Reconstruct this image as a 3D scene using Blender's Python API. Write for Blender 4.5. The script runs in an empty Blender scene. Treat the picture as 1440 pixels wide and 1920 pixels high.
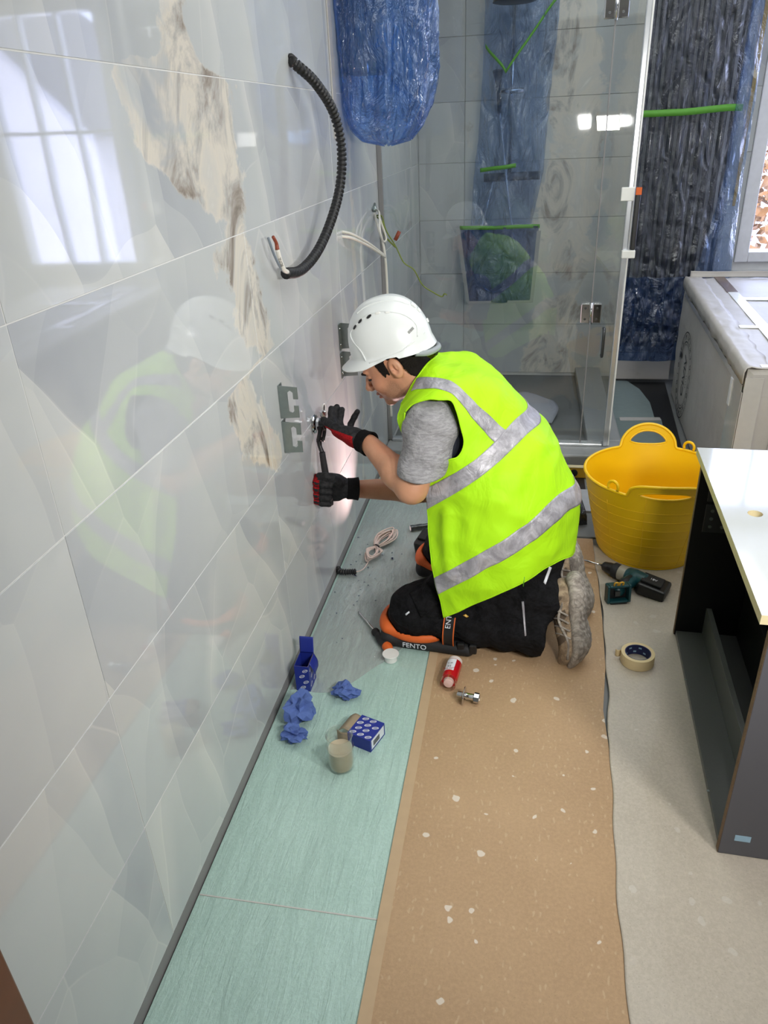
import bpy, bmesh, math, random
import numpy as np
from mathutils import Vector, Matrix, noise as mnoise
PI = math.pi
C = bpy.context.scene.collection
SC = bpy.context.scene
random.seed(7)
rng = np.random.default_rng(5)

# ------------------------------------------------------------------ camera
F_PX = 1394.23
CAM_R = np.array([[0.98357956, -0.04392518, 0.17504806],
                  [0.17546985, 0.45959364, -0.87062278],
                  [-0.04220871, 0.88704243, 0.45975445]])     # columns: camera right, up, back
CAM_P = np.array([0.6853, 0.0, 1.55])
cam_data = bpy.data.cameras.new('camera')
cam_data.sensor_fit = 'VERTICAL'
cam_data.sensor_height = 36.0
cam_data.lens = F_PX * 36.0 / 1920.0
cam_data.clip_start = 0.02
cam = bpy.data.objects.new('camera', cam_data)
C.objects.link(cam)
cam.matrix_world = Matrix([[*CAM_R[0], CAM_P[0]], [*CAM_R[1], CAM_P[1]], [*CAM_R[2], CAM_P[2]], [0, 0, 0, 1]])
SC.camera = cam

# ------------------------------------------------------------------ world, lamps, exposure
SC.view_settings.view_transform = 'Standard'
SC.view_settings.look = 'None'
SC.view_settings.gamma = 1.0
SC.view_settings.use_curve_mapping = False
SC.view_settings.exposure = -0.10
wd = bpy.data.worlds.new('sky')
SC.world = wd
wd.use_nodes = True
wn = wd.node_tree
bgn = wn.nodes['Background']
bgn.inputs[0].default_value = (0.62, 0.70, 1.0, 1)
bgn.inputs[1].default_value = 9.5

def area(name, loc, target, sx, sy, power, col, spread=PI):
    l = bpy.data.lights.new(name, 'AREA')
    l.shape = 'RECTANGLE'; l.size = sx; l.size_y = sy
    l.energy = power; l.color = col; l.spread = spread
    o = bpy.data.objects.new(name, l); C.objects.link(o)
    o.location = loc
    o.rotation_euler = (Vector(target) - Vector(loc)).to_track_quat('-Z', 'Y').to_euler()
    return o

LAMP_A, LAMP_B = (1.66, 0.62, 1.50), (1.26, 0.44, 1.50)
CEIL_FILL = 36.0  # power of the added ceiling fill
sun = bpy.data.lights.new('sun', 'SUN'); sun.energy = 9.0; sun.angle = 0.02; sun.color = (1.0, 0.96, 0.95)
sun_o = bpy.data.objects.new('sun', sun); C.objects.link(sun_o); sun_o.rotation_euler = Vector((0.25, 0.8, -0.62)).to_track_quat('-Z', 'Y').to_euler()

# ------------------------------------------------------------------ pixel rays of the photograph -> points in the room
def ray(px, py):
    v = np.array([px - 720.0, -(py - 960.0), -F_PX]); v /= np.linalg.norm(v)
    return CAM_R @ v
def at(px, py, y):
    r = ray(px, py); return CAM_P + r * ((y - CAM_P[1]) / r[1])
def fl(px, py, z=0.0):
    r = ray(px, py); return CAM_P + r * ((z - CAM_P[2]) / r[2])
def wl(px, py, x=0.0):
    r = ray(px, py); return CAM_P + r * ((x - CAM_P[0]) / r[0])
def proj(W):
    c = (np.asarray(W) - CAM_P) @ CAM_R
    return np.stack([720 + c[..., 0] * F_PX / -c[..., 2], 960 - c[..., 1] * F_PX / -c[..., 2]], -1)

# ------------------------------------------------------------------ materials
def lin(c):
    return tuple(((x / 255.0) / 12.92 if x <= 10 else ((x / 255.0 + 0.055) / 1.055) ** 2.4) for x in c)
def col4(c):
    return (*c[:3], 1.0)
class NT:
    def __init__(s, name):
        s.m = bpy.data.materials.new(name); s.m.use_nodes = True
        s.t = s.m.node_tree; s.t.nodes.clear()
        s.out = s.t.nodes.new('ShaderNodeOutputMaterial')
    def n(s, typ, props=None, **inp):
        nd = s.t.nodes.new('ShaderNode' + typ)
        for k, v in (props or {}).items(): setattr(nd, k, v)
        for k, v in inp.items():
            k = k.replace('_', ' ')
            key = int(k[1:]) if k[0] == 'i' and k[1:].isdigit() else k
            s.set(nd.inputs[key], v)
        return nd
    def set(s, sock, v):
        if isinstance(v, bpy.types.NodeSocket): s.t.links.new(v, sock)
        elif isinstance(v, bpy.types.Node): s.t.links.new(v.outputs[0], sock)
        else:
            if sock.type == 'RGBA' and len(v) == 3: v = col4(v)
            sock.default_value = v
    def math(s, op, a, b=0.0, c=0.0, clamp=False):
        return s.n('Math', dict(operation=op, use_clamp=clamp), i0=a, i1=b, i2=c).outputs[0]
    def vmath(s, op, a, b=(0, 0, 0)):
        return s.n('VectorMath', dict(operation=op), i0=a, i1=b).outputs[0]
    def mix(s, f, a, b, blend='MIX'):
        nd = s.n('MixRGB', dict(blend_type=blend), i0=f, i1=a, i2=b); return nd.outputs[0]
    def smooth(s, x, lo, hi, a=0.0, b=1.0):
        return s.n('MapRange', dict(interpolation_type='SMOOTHSTEP'), i0=x, i1=lo, i2=hi, i3=a, i4=b).outputs[0]
    def ramp(s, x, stops):
        nd = s.n('ValToRGB', i0=x); el = nd.color_ramp.elements
        while len(el) < len(stops): el.new(0.5)
        for e, (p, c) in zip(el, stops): e.position = p; e.color = col4(c)
        return nd.outputs[0]
    def noise(s, vec, scale, detail=3, rough=0.5, dist=0.0):
        nd = s.n('TexNoise', Scale=scale, Detail=detail, Roughness=rough, Distortion=dist)
        if vec is not None: s.set(nd.inputs['Vector'], vec)
        return nd.outputs[0]
    def bump(s, h, strength=0.3, dist=0.01):
        return s.n('Bump', Strength=strength, Distance=dist, Height=h).outputs[0]
    def principled(s, **k):
        return s.n('BsdfPrincipled', **k)
    def done(s, sh):
        s.t.links.new(sh.outputs[0] if isinstance(sh, bpy.types.Node) else sh, s.out.inputs[0]); return s.m
def coords(t, kind='Object'):
    return t.n('TexCoord').outputs[kind]
def wpos(t):
    return t.n('NewGeometry').outputs['Position']
def plain(name, rgb, rough=0.5, metal=0.0, var=0.08, nscale=30.0, bump=0.0, bscale=200.0, spec=0.5, coat=0.0, sub=None):
    t = NT(name); base = lin(rgb)
    co = coords(t)
    n = t.noise(co, nscale, 3)
    c = t.mix(n, tuple(x * (1 - var) for x in base), tuple(min(1, x * (1 + var)) for x in base))
    p = t.principled(Base_Color=c, Roughness=rough, Metallic=metal)
    t.set(p.inputs['Specular IOR Level'], spec)
    if coat: t.set(p.inputs['Coat Weight'], coat); t.set(p.inputs['Coat Roughness'], 0.08)
    if bump: t.set(p.inputs['Normal'], t.bump(t.noise(co, bscale, 4), bump, 0.004))
    return t.done(p)

def make_marble(name, axis, veins, dark=1.0, path=None):
    t = NT(name); P = wpos(t)
    sp = t.n('SeparateXYZ', i0=P); U, Z = sp.outputs[axis], sp.outputs[2]
    rnd = t.n('ObjectInfo').outputs['Random']
    shift = t.math('MULTIPLY', rnd, 7.0)
    Q = t.n('CombineXYZ', X=U, Y=Z, Z=shift).outputs[0]
    off = t.n('TexNoise', i0=Q, Scale=1.3, Detail=2.0, Roughness=0.5).outputs[1]
    off = t.vmath('MULTIPLY', t.vmath('SUBTRACT', off, (0.5, 0.5, 0.5)), (0.26, 0.26, 0.0))
    W = t.vmath('ADD', t.n('CombineXYZ', X=t.math('ADD', U, shift), Y=t.math('MULTIPLY', t.math('ADD', Z, t.math('MULTIPLY', U, 0.35)), 0.55), Z=0.0).outputs[0], off)
    two = dict(voronoi_dimensions='2D')
    D_ = lambda v: tuple(dark * x for x in v)
    def layer(sc):
        v = t.n('TexVoronoi', two, i0=W, Scale=sc)
        e = t.n('TexVoronoi', dict(voronoi_dimensions='2D', feature='DISTANCE_TO_EDGE'), i0=W, Scale=sc)
        rel = t.n('VectorMath', dict(operation='DOT_PRODUCT'), i0=t.vmath('SUBTRACT', W, v.outputs['Position']), i1=(0.85, 0.55, 0.0)).outputs['Value']
        return t.n('SeparateColor', i0=v.outputs['Color']).outputs[0], e.outputs[0], t.math('MULTIPLY', rel, sc)
    c1, e1, g1 = layer(1.9); c2, e2, g2 = layer(4.3)
    f = t.math('ADD', t.math('MULTIPLY', t.math('SUBTRACT', c1, 0.5), 0.30), t.math('MULTIPLY', g1, 0.34))
    f = t.math('ADD', f, t.math('ADD', t.math('MULTIPLY', t.math('SUBTRACT', c2, 0.5), 0.16), t.math('MULTIPLY', g2, 0.16)))
    f = t.math('ADD', f, t.math('MULTIPLY', t.math('SUBTRACT', t.noise(Q, 2.2, 4, 0.6), 0.5), 0.55))
    tone = t.ramp(t.math('ADD', t.math('MULTIPLY', f, 0.78), 0.5), [(0.08, D_((0.36, 0.38, 0.42))), (0.38, D_((0.47, 0.49, 0.51))), (0.62, D_((0.54, 0.56, 0.56))), (0.95, D_((0.66, 0.66, 0.64)))])
    fade = t.smooth(t.noise(Q, 1.9, 2), 0.42, 0.62)
    ln = t.math('MAXIMUM', t.smooth(e1, 0.0, 0.010, 1.0, 0.0), t.math('MULTIPLY', t.smooth(e2, 0.0, 0.014, 1.0, 0.0), 0.5))
    halo = t.smooth(e1, 0.0, 0.10, 0.30, 0.0)
    tone = t.mix(t.math('MULTIPLY', t.math('MAXIMUM', t.math('MULTIPLY', ln, 0.6), halo), fade), tone, D_((0.76, 0.75, 0.71)))
    fine = t.noise(P, 9.0, 5, 0.65)
    def vein(tone, cen, w, str_, k):
        cen = t.math('ADD', cen, t.math('MULTIPLY', t.math('SUBTRACT', fine, 0.5), 0.20))
        d = t.math('ABSOLUTE', t.math('SUBTRACT', U, cen))
        w = t.math('ADD', w, t.math('MULTIPLY', t.math('SUBTRACT', t.noise(P, 5.0 + k, 3), 0.5), t.math('MULTIPLY', w, 1.1)))
        q = t.math('SUBTRACT', w, d)
        mask = t.smooth(q, 0.0, 0.026)
        det = t.noise(t.vmath('MULTIPLY', P, (1, 1, 0.55)), 4.5, 8, 0.64, 1.9)
        vc = t.ramp(det, [(0.28, D_((0.17, 0.135, 0.11))), (0.37, D_((0.36, 0.32, 0.28))), (0.43, D_((0.50, 0.48, 0.45))), (0.50, D_((0.70, 0.65, 0.57))), (0.60, D_((0.62, 0.60, 0.56))), (0.72, D_((0.80, 0.78, 0.72)))])
        hole = t.smooth(t.noise(P, 3.6, 4, 0.6, 0.8), 0.33, 0.45)
        m = t.math('MULTIPLY', t.math('MULTIPLY', mask, hole), str_)
        edge = t.math('MULTIPLY', m, t.smooth(q, 0.003, 0.03, 0.55, 0.0))
        return t.mix(edge, t.mix(m, tone, vc), D_((0.78, 0.73, 0.64)))
    if path:
        zr = t.math('MULTIPLY', Z, 1 / 2.4)
        rp = t.n('ValToRGB', i0=zr); el = rp.color_ramp.elements
        while len(el) < len(path): el.new(0.5)
        for e, (z, c, w) in zip(el, sorted(path)): e.position = z / 2.4; e.color = (c - 1.0, w / 0.3, 0, 1)
        so = t.n('SeparateColor', i0=rp.outputs[0])
        tone = vein(tone, t.math('ADD', so.outputs[0], 1.0), t.math('MULTIPLY', so.outputs[1], 0.3), 1.0, 0.3)
    for k, (c0, wob, w0, w1, str_) in enumerate(veins):
        zz = t.n('CombineXYZ', X=0.37 + 3.1 * k, Y=0.0, Z=Z).outputs[0]
        cen = t.math('ADD', c0, t.math('MULTIPLY', t.math('SUBTRACT', t.noise(zz, 1.7, 2), 0.5), wob))
        w = t.math('ADD', w0, t.math('MULTIPLY', t.math('SUBTRACT', t.noise(zz, 3.1 + k, 3), 0.35), w1))
        tone = vein(tone, cen, w, str_, k)
    wav = t.noise(P, 3.0, 2)
    p = t.principled(Base_Color=tone, Roughness=0.035)
    t.set(p.inputs['IOR'], 1.58)
    t.set(p.inputs['Normal'], t.bump(wav, 0.05, 0.012))
    return t.done(p)

VEIN = [(2.35, 1.58, 0.06), (1.69, 1.60, 0.08), (1.655, 1.57, 0.30), (1.54, 1.58, 0.29), (1.46, 1.69, 0.20), (1.37, 1.78, 0.08), (1.31, 1.76, 0.10), (1.12, 1.83, 0.12), (1.02, 1.92, 0.06), (1.0, 1.66, 0.06), (0.93, 1.68, 0.11), (0.80, 1.79, 0.12), (0.71, 1.87, 0.05), (0.665, 1.90, 0.0), (0.0, 1.9, 0.0)]

def make_glass(name, tint, extra_rough=0.0, refl=1.0):
    t = NT(name)
    ge = t.n('NewGeometry')
    cs = t.math('ABSOLUTE', t.n('VectorMath', dict(operation='DOT_PRODUCT'), i0=ge.outputs['Incoming'], i1=ge.outputs['Normal']).outputs['Value'])
    fr = t.math('ADD', 0.04, t.math('MULTIPLY', 0.96, t.math('POWER', t.math('SUBTRACT', 1.0, cs, clamp=True), 5.0)))
    f = t.math('MULTIPLY', fr, refl, clamp=True)
    co = coords(t)
    s = t.n('BsdfTransparent', Color=tint)
    sm = t.smooth(t.noise(co, 2.5, 4), 0.45, 0.8, 0.0, 0.03)
    dif = t.n('BsdfDiffuse', Color=(0.7, 0.72, 0.74))
    a = t.n('MixShader', i0=sm, i1=s.outputs[0], i2=dif.outputs[0])
    g = t.n('BsdfGlossy', Color=(1, 1, 1), Roughness=extra_rough)
    return t.done(t.n('MixShader', i0=f, i1=a.outputs[0], i2=g.outputs[0]))

def make_film(name, tint, body, cover, rough=0.16, scale=14.0, stretch=(1, 1, 0.45), bstr=0.9, bdist=0.02, gloss=0.09):
    t = NT(name); co = wpos(t)
    v = t.vmath('MULTIPLY', co, stretch)
    n1 = t.noise(v, scale, 5, 0.6, 1.2)
    vr = t.n('TexVoronoi', dict(feature='DISTANCE_TO_EDGE'), i0=t.vmath('ADD', v, t.vmath('MULTIPLY', t.n('TexNoise', i0=v, Scale=scale * 0.6).outputs[1], (0.12, 0.12, 0.12))), Scale=scale * 0.8)
    h = t.math('ADD', n1, t.math('MULTIPLY', t.smooth(vr.outputs[0], 0.0, 0.22), 0.35))
    nb = t.bump(h, bstr, bdist)
    tr = t.n('BsdfTransparent', Color=tint)
    dif = t.n('MixShader', i0=0.35, i1=t.n('BsdfDiffuse', Color=body, Normal=nb).outputs[0], i2=t.n('BsdfTranslucent', Color=body, Normal=nb).outputs[0])
    fold = t.math('MULTIPLY', t.smooth(vr.outputs[0], 0.0, 0.07, 1.0, 0.0), t.smooth(n1, 0.4, 0.65))
    lay = t.n('LayerWeight', Blend=0.35, Normal=nb).outputs[1]
    f = t.math('ADD', t.math('ADD', cover, t.math('MULTIPLY', fold, 0.25)), t.math('MULTIPLY', lay, 0.30), clamp=True)
    base = t.n('MixShader', i0=f, i1=tr.outputs[0], i2=dif.outputs[0])
    ge = t.n('NewGeometry')
    cs = t.math('ABSOLUTE', t.n('VectorMath', dict(operation='DOT_PRODUCT'), i0=ge.outputs['Incoming'], i1=nb).outputs['Value'])
    fr = t.math('ADD', gloss, t.math('MULTIPLY', 0.85, t.math('POWER', t.math('SUBTRACT', 1.0, cs, clamp=True), 5.0)), clamp=True)
    g = t.n('BsdfGlossy', Color=(1, 1, 1), Roughness=rough, Normal=nb)
    return t.done(t.n('MixShader', i0=fr, i1=base.outputs[0], i2=g.outputs[0]))

def make_floor_film():
    t = NT('clear_floor_film'); P = wpos(t)
    v = t.vmath('MULTIPLY', t.vmath('ADD', P, t.vmath('MULTIPLY', t.n('TexNoise', i0=P, Scale=7.0).outputs[1], (0.05, 0.05, 0.0))), (13.0, 1.6, 1.0))
    n = t.noise(v, 6.0, 6, 0.68, 0.8)
    nb = t.bump(n, 1.0, 0.016)
    ge = t.n('NewGeometry')
    cs = t.math('ABSOLUTE', t.n('VectorMath', dict(operation='DOT_PRODUCT'), i0=ge.outputs['Incoming'], i1=nb).outputs['Value'])
    f = t.math('ADD', 0.09, t.math('MULTIPLY', 0.9, t.math('POWER', t.math('SUBTRACT', 1.0, cs, clamp=True), 5.0)), clamp=True)
    g = t.n('BsdfGlossy', Color=(1, 1, 1), Roughness=0.10, Normal=nb)
    tr = t.n('MixShader', i0=0.30, i1=t.n('BsdfTransparent', Color=(0.98, 0.98, 0.98)).outputs[0], i2=t.n('BsdfDiffuse', Color=(0.82, 0.83, 0.84)).outputs[0])
    return t.done(t.n('MixShader', i0=f, i1=tr.outputs[0], i2=g.outputs[0]))
def make_floor(name, stops, scale=90.0, spots=None, rough=0.6, bump=0.15, streak=None, coat=0.0, spotthr=0.86, fleck=None, film_from=None, spot_mix=0.6):
    t = NT(name); P = wpos(t)
    base = t.ramp(t.noise(P, 2.3, 4, 0.6), stops)
    fine = t.noise(P, scale, 4, 0.7)
    base = t.mix(t.smooth(fine, 0.35, 0.7, 0.0, 0.35), base, tuple(min(1, x * 1.25) for x in stops[-1][1]))
    base = t.mix(t.smooth(t.noise(P, scale * 2.1, 2), 0.62, 0.75, 0.0, 0.4), base, tuple(x * 0.6 for x in stops[0][1]))
    if streak:
        sv = t.vmath('MULTIPLY', P, streak)
        base = t.mix(t.smooth(t.noise(sv, 6.0, 4, 0.6), 0.4, 0.7, 0.0, 0.32), base, tuple(x * 0.82 for x in stops[0][1]))
    if fleck:
        fv = t.n('TexVoronoi', dict(voronoi_dimensions='2D'), i0=t.vmath('ADD', t.vmath('MULTIPLY', P, (1.0, 0.45, 1)), t.vmath('MULTIPLY', t.n('TexNoise', i0=P, Scale=30.0).outputs[1], (0.02, 0.02, 0))), Scale=75.0)
        rare = t.n('SeparateColor', i0=fv.outputs['Color']).outputs[1]
        fm = t.math('MULTIPLY', t.smooth(fv.outputs['Distance'], 0.14, 0.22, 1.0, 0.0), t.smooth(rare, 0.72, 0.76))
        base = t.mix(t.math('MULTIPLY', fm, 0.22), base, fleck)
    if spots:
        sv = t.n('TexVoronoi', dict(voronoi_dimensions='2D'), i0=t.vmath('ADD', P, t.vmath('MULTIPLY', t.n('TexNoise', i0=P, Scale=24.0).outputs[1], (0.03, 0.03, 0))), Scale=15.0)
        rr = t.n('SeparateColor', i0=sv.outputs['Color'])
        size = t.math('MULTIPLY', rr.outputs[2], 0.16)
        m = t.math('MULTIPLY', t.smooth(t.math('SUBTRACT', size, sv.outputs['Distance']), 0.0, 0.03), t.smooth(rr.outputs[0], spotthr - 0.22, spotthr - 0.21))
        base = t.mix(t.math('MULTIPLY', m, spot_mix), base, spots)
    p = t.principled(Base_Color=base, Roughness=rough)
    cw = coat
    if coat and film_from is not None:
        yv = t.n('SeparateXYZ', i0=P).outputs[1]
        cw = t.smooth(t.math('ADD', yv, t.math('MULTIPLY', t.noise(P, 4.0, 3), 0.3)), film_from, film_from + 0.5, 0.05, coat)
    if coat:
        t.set(p.inputs['Coat Weight'], cw); t.set(p.inputs['Coat Roughness'], 0.06)
    h = fine
    if streak and coat:
        cr = t.noise(t.vmath('MULTIPLY', P, (5.0, 0.9, 1)), 9.0, 5, 0.65, 1.0)
        h = t.math('ADD', t.math('MULTIPLY', fine, 0.25), cr)
    t.set(p.inputs['Normal'], t.bump(h, bump, 0.006))
    return t.done(p)

M = {}
M['floor_film'] = make_floor_film()
M['marble_left'] = make_marble('marble_left', 1, [(3.02, 0.35, 0.02, 0.12, 0.7), (0.25, 0.5, 0.0, 0.09, 0.25)], 1.0, VEIN)
M['marble_back'] = make_marble('marble_back', 0, [(0.88, 0.4, 0.12, 0.30, 0.9), (0.34, 0.3, 0.0, 0.12, 0.5)], 0.95)
M['grout'] = plain('grout', (214, 214, 212), 0.7)
M['plaster'] = plain('plaster', (214, 212, 210), 0.8, nscale=6)
M['ceiling'] = plain('ceiling_paint', (226, 226, 224), 0.85, nscale=4)
M['glass'] = make_glass('shower_glass', (0.93, 0.945, 0.945), 0.0, 1.0)
M['pane'] = make_glass('window_glass', (0.97, 0.98, 1.0), 0.0, 1.0)
M['upvc'] = plain('white_frame', (226, 226, 230), 0.3)
M['mdf'] = make_floor('board', [(0.25, lin((160, 130, 98))), (0.75, lin((178, 148, 114)))], 120.0, spots=lin((232, 226, 216)), rough=0.62, fleck=lin((214, 194, 162)))
M['mdf_edge'] = plain('board_edge', (184, 158, 126), 0.7)
M['green'] = make_floor('green_foam', [(0.25, lin((160, 190, 181))), (0.75, lin((180, 207, 199)))], 150.0, rough=0.5, streak=(6, 0.5, 1), bump=0.8, coat=0.9, film_from=1.75)
M['green_film'] = make_floor('green_foam_film', [(0.25, lin((146, 172, 165))), (0.75, lin((168, 188, 182)))], 150.0, rough=0.4, streak=(6, 0.5, 1), bump=0.55, coat=0.85)
M['paper'] = make_floor('floor_paper', [(0.25, lin((166, 156, 142))), (0.75, lin((184, 175, 162)))], 130.0, spots=lin((205, 202, 196)), spot_mix=0.35, rough=0.42, bump=0.18, coat=0.18, fleck=lin((196, 186, 170)))
M['slab'] = plain('grey_slab', (118, 120, 120), 0.6)
M['gasket'] = plain('grey_gap', (132, 130, 130), 0.6)
M['black'] = plain('black_plastic', (24, 24, 26), 0.45)
M['black_rubber'] = plain('black_rubber', (30, 30, 32), 0.7, bump=0.2)
M['chrome'] = plain('chrome', (214, 214, 216), 0.08, 1.0, var=0.02)
M['steel'] = plain('zinc_steel', (150, 160, 158), 0.32, 0.85, nscale=60, var=0.12)
M['dark_steel'] = plain('dark_steel', (86, 88, 90), 0.34, 0.8)
M['alu'] = plain('white_alu', (205, 208, 212), 0.22, 0.6)
M['white_plastic'] = plain('white_plastic', (232, 232, 228), 0.35)
M['helmet'] = plain('helmet_white', (226, 230, 229), 0.30, coat=0.25, var=0.02)
M['red'] = plain('red', (170, 22, 24), 0.5)
M['orange'] = plain('orange', (218, 100, 36), 0.6)
M['navy'] = plain('navy_cloth', (22, 26, 40), 0.85)
M['yellow_tub'] = plain('yellow_rubber', (246, 198, 10), 0.42, var=0.06, nscale=8)
M['yellow_paint'] = plain('yellow_paint', (196, 150, 40), 0.4)
M['cream'] = plain('cream_edge', (214, 200, 160), 0.5)
M['white_gloss'] = plain('white_gloss', (192, 195, 194), 0.06, var=0.01, coat=0.6)
M['cab_grey'] = plain('cabinet_grey', (86, 86, 92), 0.5, var=0.05, nscale=3)
M['cab_black'] = plain('cabinet_black', (20, 20, 21), 0.35, var=0.05)
M['cab_brushed'] = plain('cabinet_rail', (92, 94, 92), 0.33, 0.25, nscale=200, var=0.1)
M['chip'] = plain('chipboard_edge', (120, 96, 74), 0.8, var=0.5, nscale=240)
M['sticker_blue'] = plain('sticker_blue', (150, 184, 206), 0.4)
M['blue_card'] = plain('blue_card', (30, 46, 140), 0.45, var=0.05)
M['blue_paper'] = plain('blue_paper', (84, 108, 172), 0.85, var=0.18, nscale=40, bump=0.4, bscale=160)
M['card_inside'] = plain('card_inside', (150, 134, 112), 0.8)
M['white_print'] = plain('white_print', (225, 228, 235), 0.5)
M['dark_print'] = plain('dark_print', (40, 40, 46), 0.6)
M['hair'] = plain('hair', (22, 16, 13), 0.7, var=0.4, nscale=120, bump=0.9, bscale=420, spec=0.25)
M['teal'] = plain('teal_plastic', (18, 66, 72), 0.4)
M['tape_cream'] = plain('masking_tape', (214, 194, 150), 0.7)
M['tape_core'] = plain('tape_core', (26, 34, 84), 0.5)
M['tape_green'] = plain('green_tape', (84, 150, 44), 0.55)
M['tape_brown'] = plain('brown_tape', (96, 74, 66), 0.25)
M['clip_glare_white'] = plain('white_clip_and_glare', (236, 238, 236), 0.25, coat=0.4)  # white of the hat clip, and of glare painted on the carton's tape
M['tape_grey'] = plain('frosted_tape', (150, 152, 154), 0.3)
M['tape_clear'] = plain('clear_tape', (198, 194, 190), 0.15, coat=0.5)
M['cable_white'] = plain('white_cable', (222, 218, 208), 0.45)
M['cable_pink'] = plain('pinkish_cable', (226, 208, 198), 0.5)
M['earth'] = plain('earth_wire', (108, 122, 34), 0.5, nscale=70, var=0.5)
M['copper'] = plain('copper_brown', (140, 64, 40), 0.5)
M['wood_brown'] = plain('brown_wood', (104, 60, 36), 0.35, nscale=14, var=0.3)
M['blue_film'] = make_film('blue_film', (0.50, 0.68, 0.95), lin((84, 134, 206)), 0.24, rough=0.17, scale=6.0, stretch=(1, 1, 0.6), bstr=1.0, bdist=0.10)
M['blue_film_thin'] = make_film('blue_film_thin', (0.60, 0.72, 0.92), lin((96, 132, 186)), 0.13, rough=0.14, scale=9.0, stretch=(1, 1, 0.45), bstr=1.0, bdist=0.09)
M['blue_film_dark'] = make_film('blue_film_dark', (0.32, 0.45, 0.72), lin((44, 74, 128)), 0.34, rough=0.15, scale=9.0, stretch=(1, 1, 0.6), bstr=1.0, bdist=0.09)
M['clear_film'] = make_film('clear_film', (0.93, 0.94, 0.97), lin((84, 90, 106)), 0.09, rough=0.13, scale=11.0, stretch=(1, 1, 0.5), bstr=1.0, bdist=0.10)
M['radiator'] = plain('radiator_black', (40, 42, 50), 0.28, coat=0.5)
M['white_cloth'] = plain('grey_cloth', (150, 152, 160), 0.9, bump=0.5, bscale=40)
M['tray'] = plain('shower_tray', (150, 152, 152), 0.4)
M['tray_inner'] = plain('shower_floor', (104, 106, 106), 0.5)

def make_skin():
    t = NT('skin'); co = wpos(t)
    n = t.noise(co, 26.0, 4)
    c = t.mix(n, lin((190, 136, 104)), lin((214, 160, 128)))
    c = t.mix(t.smooth(t.noise(co, 9.0, 2), 0.45, 0.7, 0.0, 0.35), c, lin((204, 130, 102)))
    att = t.n('Attribute', dict(attribute_name='beard'))
    sp = t.smooth(t.noise(co, 900.0, 2), 0.4, 0.62)
    bf = t.math('MULTIPLY', att.outputs['Fac'], t.math('ADD', 0.28, t.math('MULTIPLY', sp, 0.4)))
    c = t.mix(bf, c, lin((70, 52, 44)))
    lip = t.n('Attribute', dict(attribute_name='lip'))
    c = t.mix(t.math('MULTIPLY', lip.outputs['Fac'], 0.7), c, lin((150, 84, 74)))
    hairy = t.n('Attribute', dict(attribute_name='armhair'))
    hv = t.noise(t.vmath('MULTIPLY', co, (1.0, 1.0, 0.5)), 650.0, 4, 0.7)
    c = t.mix(t.math('MULTIPLY', hairy.outputs['Fac'], t.smooth(hv, 0.50, 0.75, 0.0, 0.28)), c, lin((84, 54, 40)))
    p = t.principled(Base_Color=c, Roughness=0.46)
    t.set(p.inputs['Subsurface Weight'], 0.08); t.set(p.inputs['Subsurface Radius'], (0.012, 0.005, 0.003))
    t.set(p.inputs['Normal'], t.bump(t.noise(co, 420.0, 3), 0.12, 0.003))
    return t.done(p)
M['skin'] = make_skin()
def make_vest():
    t = NT('fluorescent_yellow'); P = wpos(t)
    c = t.mix(t.noise(P, 7.0, 4), (0.40, 0.80, 0.008), (0.48, 0.88, 0.012))
    dirt = t.noise(P, 22.0, 6, 0.7, 0.6)
    c = t.mix(t.smooth(dirt, 0.66, 0.78, 0.0, 0.35), c, lin((110, 130, 30)))
    wv = t.n('TexWave', dict(wave_type='BANDS', bands_direction='DIAGONAL'), i0=P, Scale=420.0).outputs[1]
    fold = t.noise(t.vmath('MULTIPLY', P, (1, 1, 0.6)), 9.0, 4, 0.55, 1.0)
    p = t.principled(Base_Color=c, Roughness=0.62)
    t.set(p.inputs['Specular IOR Level'], 0.25)
    nb = t.bump(wv, 0.05, 0.001)
    nb2 = t.n('Bump', Strength=0.5, Distance=0.02, Height=fold, Normal=nb).outputs[0]
    t.set(p.inputs['Normal'], nb2)
    return t.done(p)
M['vest'] = make_vest()
def make_reflective():
    t = NT('reflective_grey'); P = wpos(t)
    c = t.mix(t.smooth(t.noise(P, 16.0, 6, 0.65, 1.2), 0.35, 0.7), lin((148, 146, 153)), lin((190, 188, 195)))
    p = t.principled(Base_Color=c, Roughness=0.42, Metallic=0.15)
    t.set(p.inputs['Normal'], t.bump(t.noise(t.vmath('MULTIPLY', P, (1, 1, 0.7)), 24.0, 5, 0.6, 1.5), 0.5, 0.012))
    return t.done(p)
M['reflective'] = make_reflective()
def make_cloth(name, a, b, sc, bump=0.35, rough=0.9, stretch=(1, 1, 1), sheen=0.0, fold=0.0):
    t = NT(name); P = wpos(t)
    c = t.mix(t.smooth(t.noise(t.vmath('MULTIPLY', P, stretch), sc, 4, 0.7), 0.35, 0.65), lin(a), lin(b))
    p = t.principled(Base_Color=c, Roughness=rough)
    t.set(p.inputs['Sheen Weight'], sheen)
    t.set(p.inputs['Specular IOR Level'], 0.2)
    nb = t.bump(t.noise(P, 500.0, 2), bump, 0.002)
    if fold:
        nb = t.n('Bump', Strength=fold, Distance=0.02, Height=t.noise(t.vmath('MULTIPLY', P, (1, 1, 1.6)), 13.0, 4, 0.55, 1.2), Normal=nb).outputs[0]
    t.set(p.inputs['Normal'], nb)
    return t.done(p)
M['tee'] = make_cloth('grey_melange', (140, 139, 142), (166, 165, 168), 120.0, stretch=(0.35, 0.6, 1.6), fold=0.6)
M['trousers'] = make_cloth('black_twill', (12, 12, 14), (24, 24, 27), 60.0, fold=0.9)
M['glove_black'] = make_cloth('glove_latex', (28, 28, 30), (46, 46, 48), 90.0, rough=0.65, fold=0.25)
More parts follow.
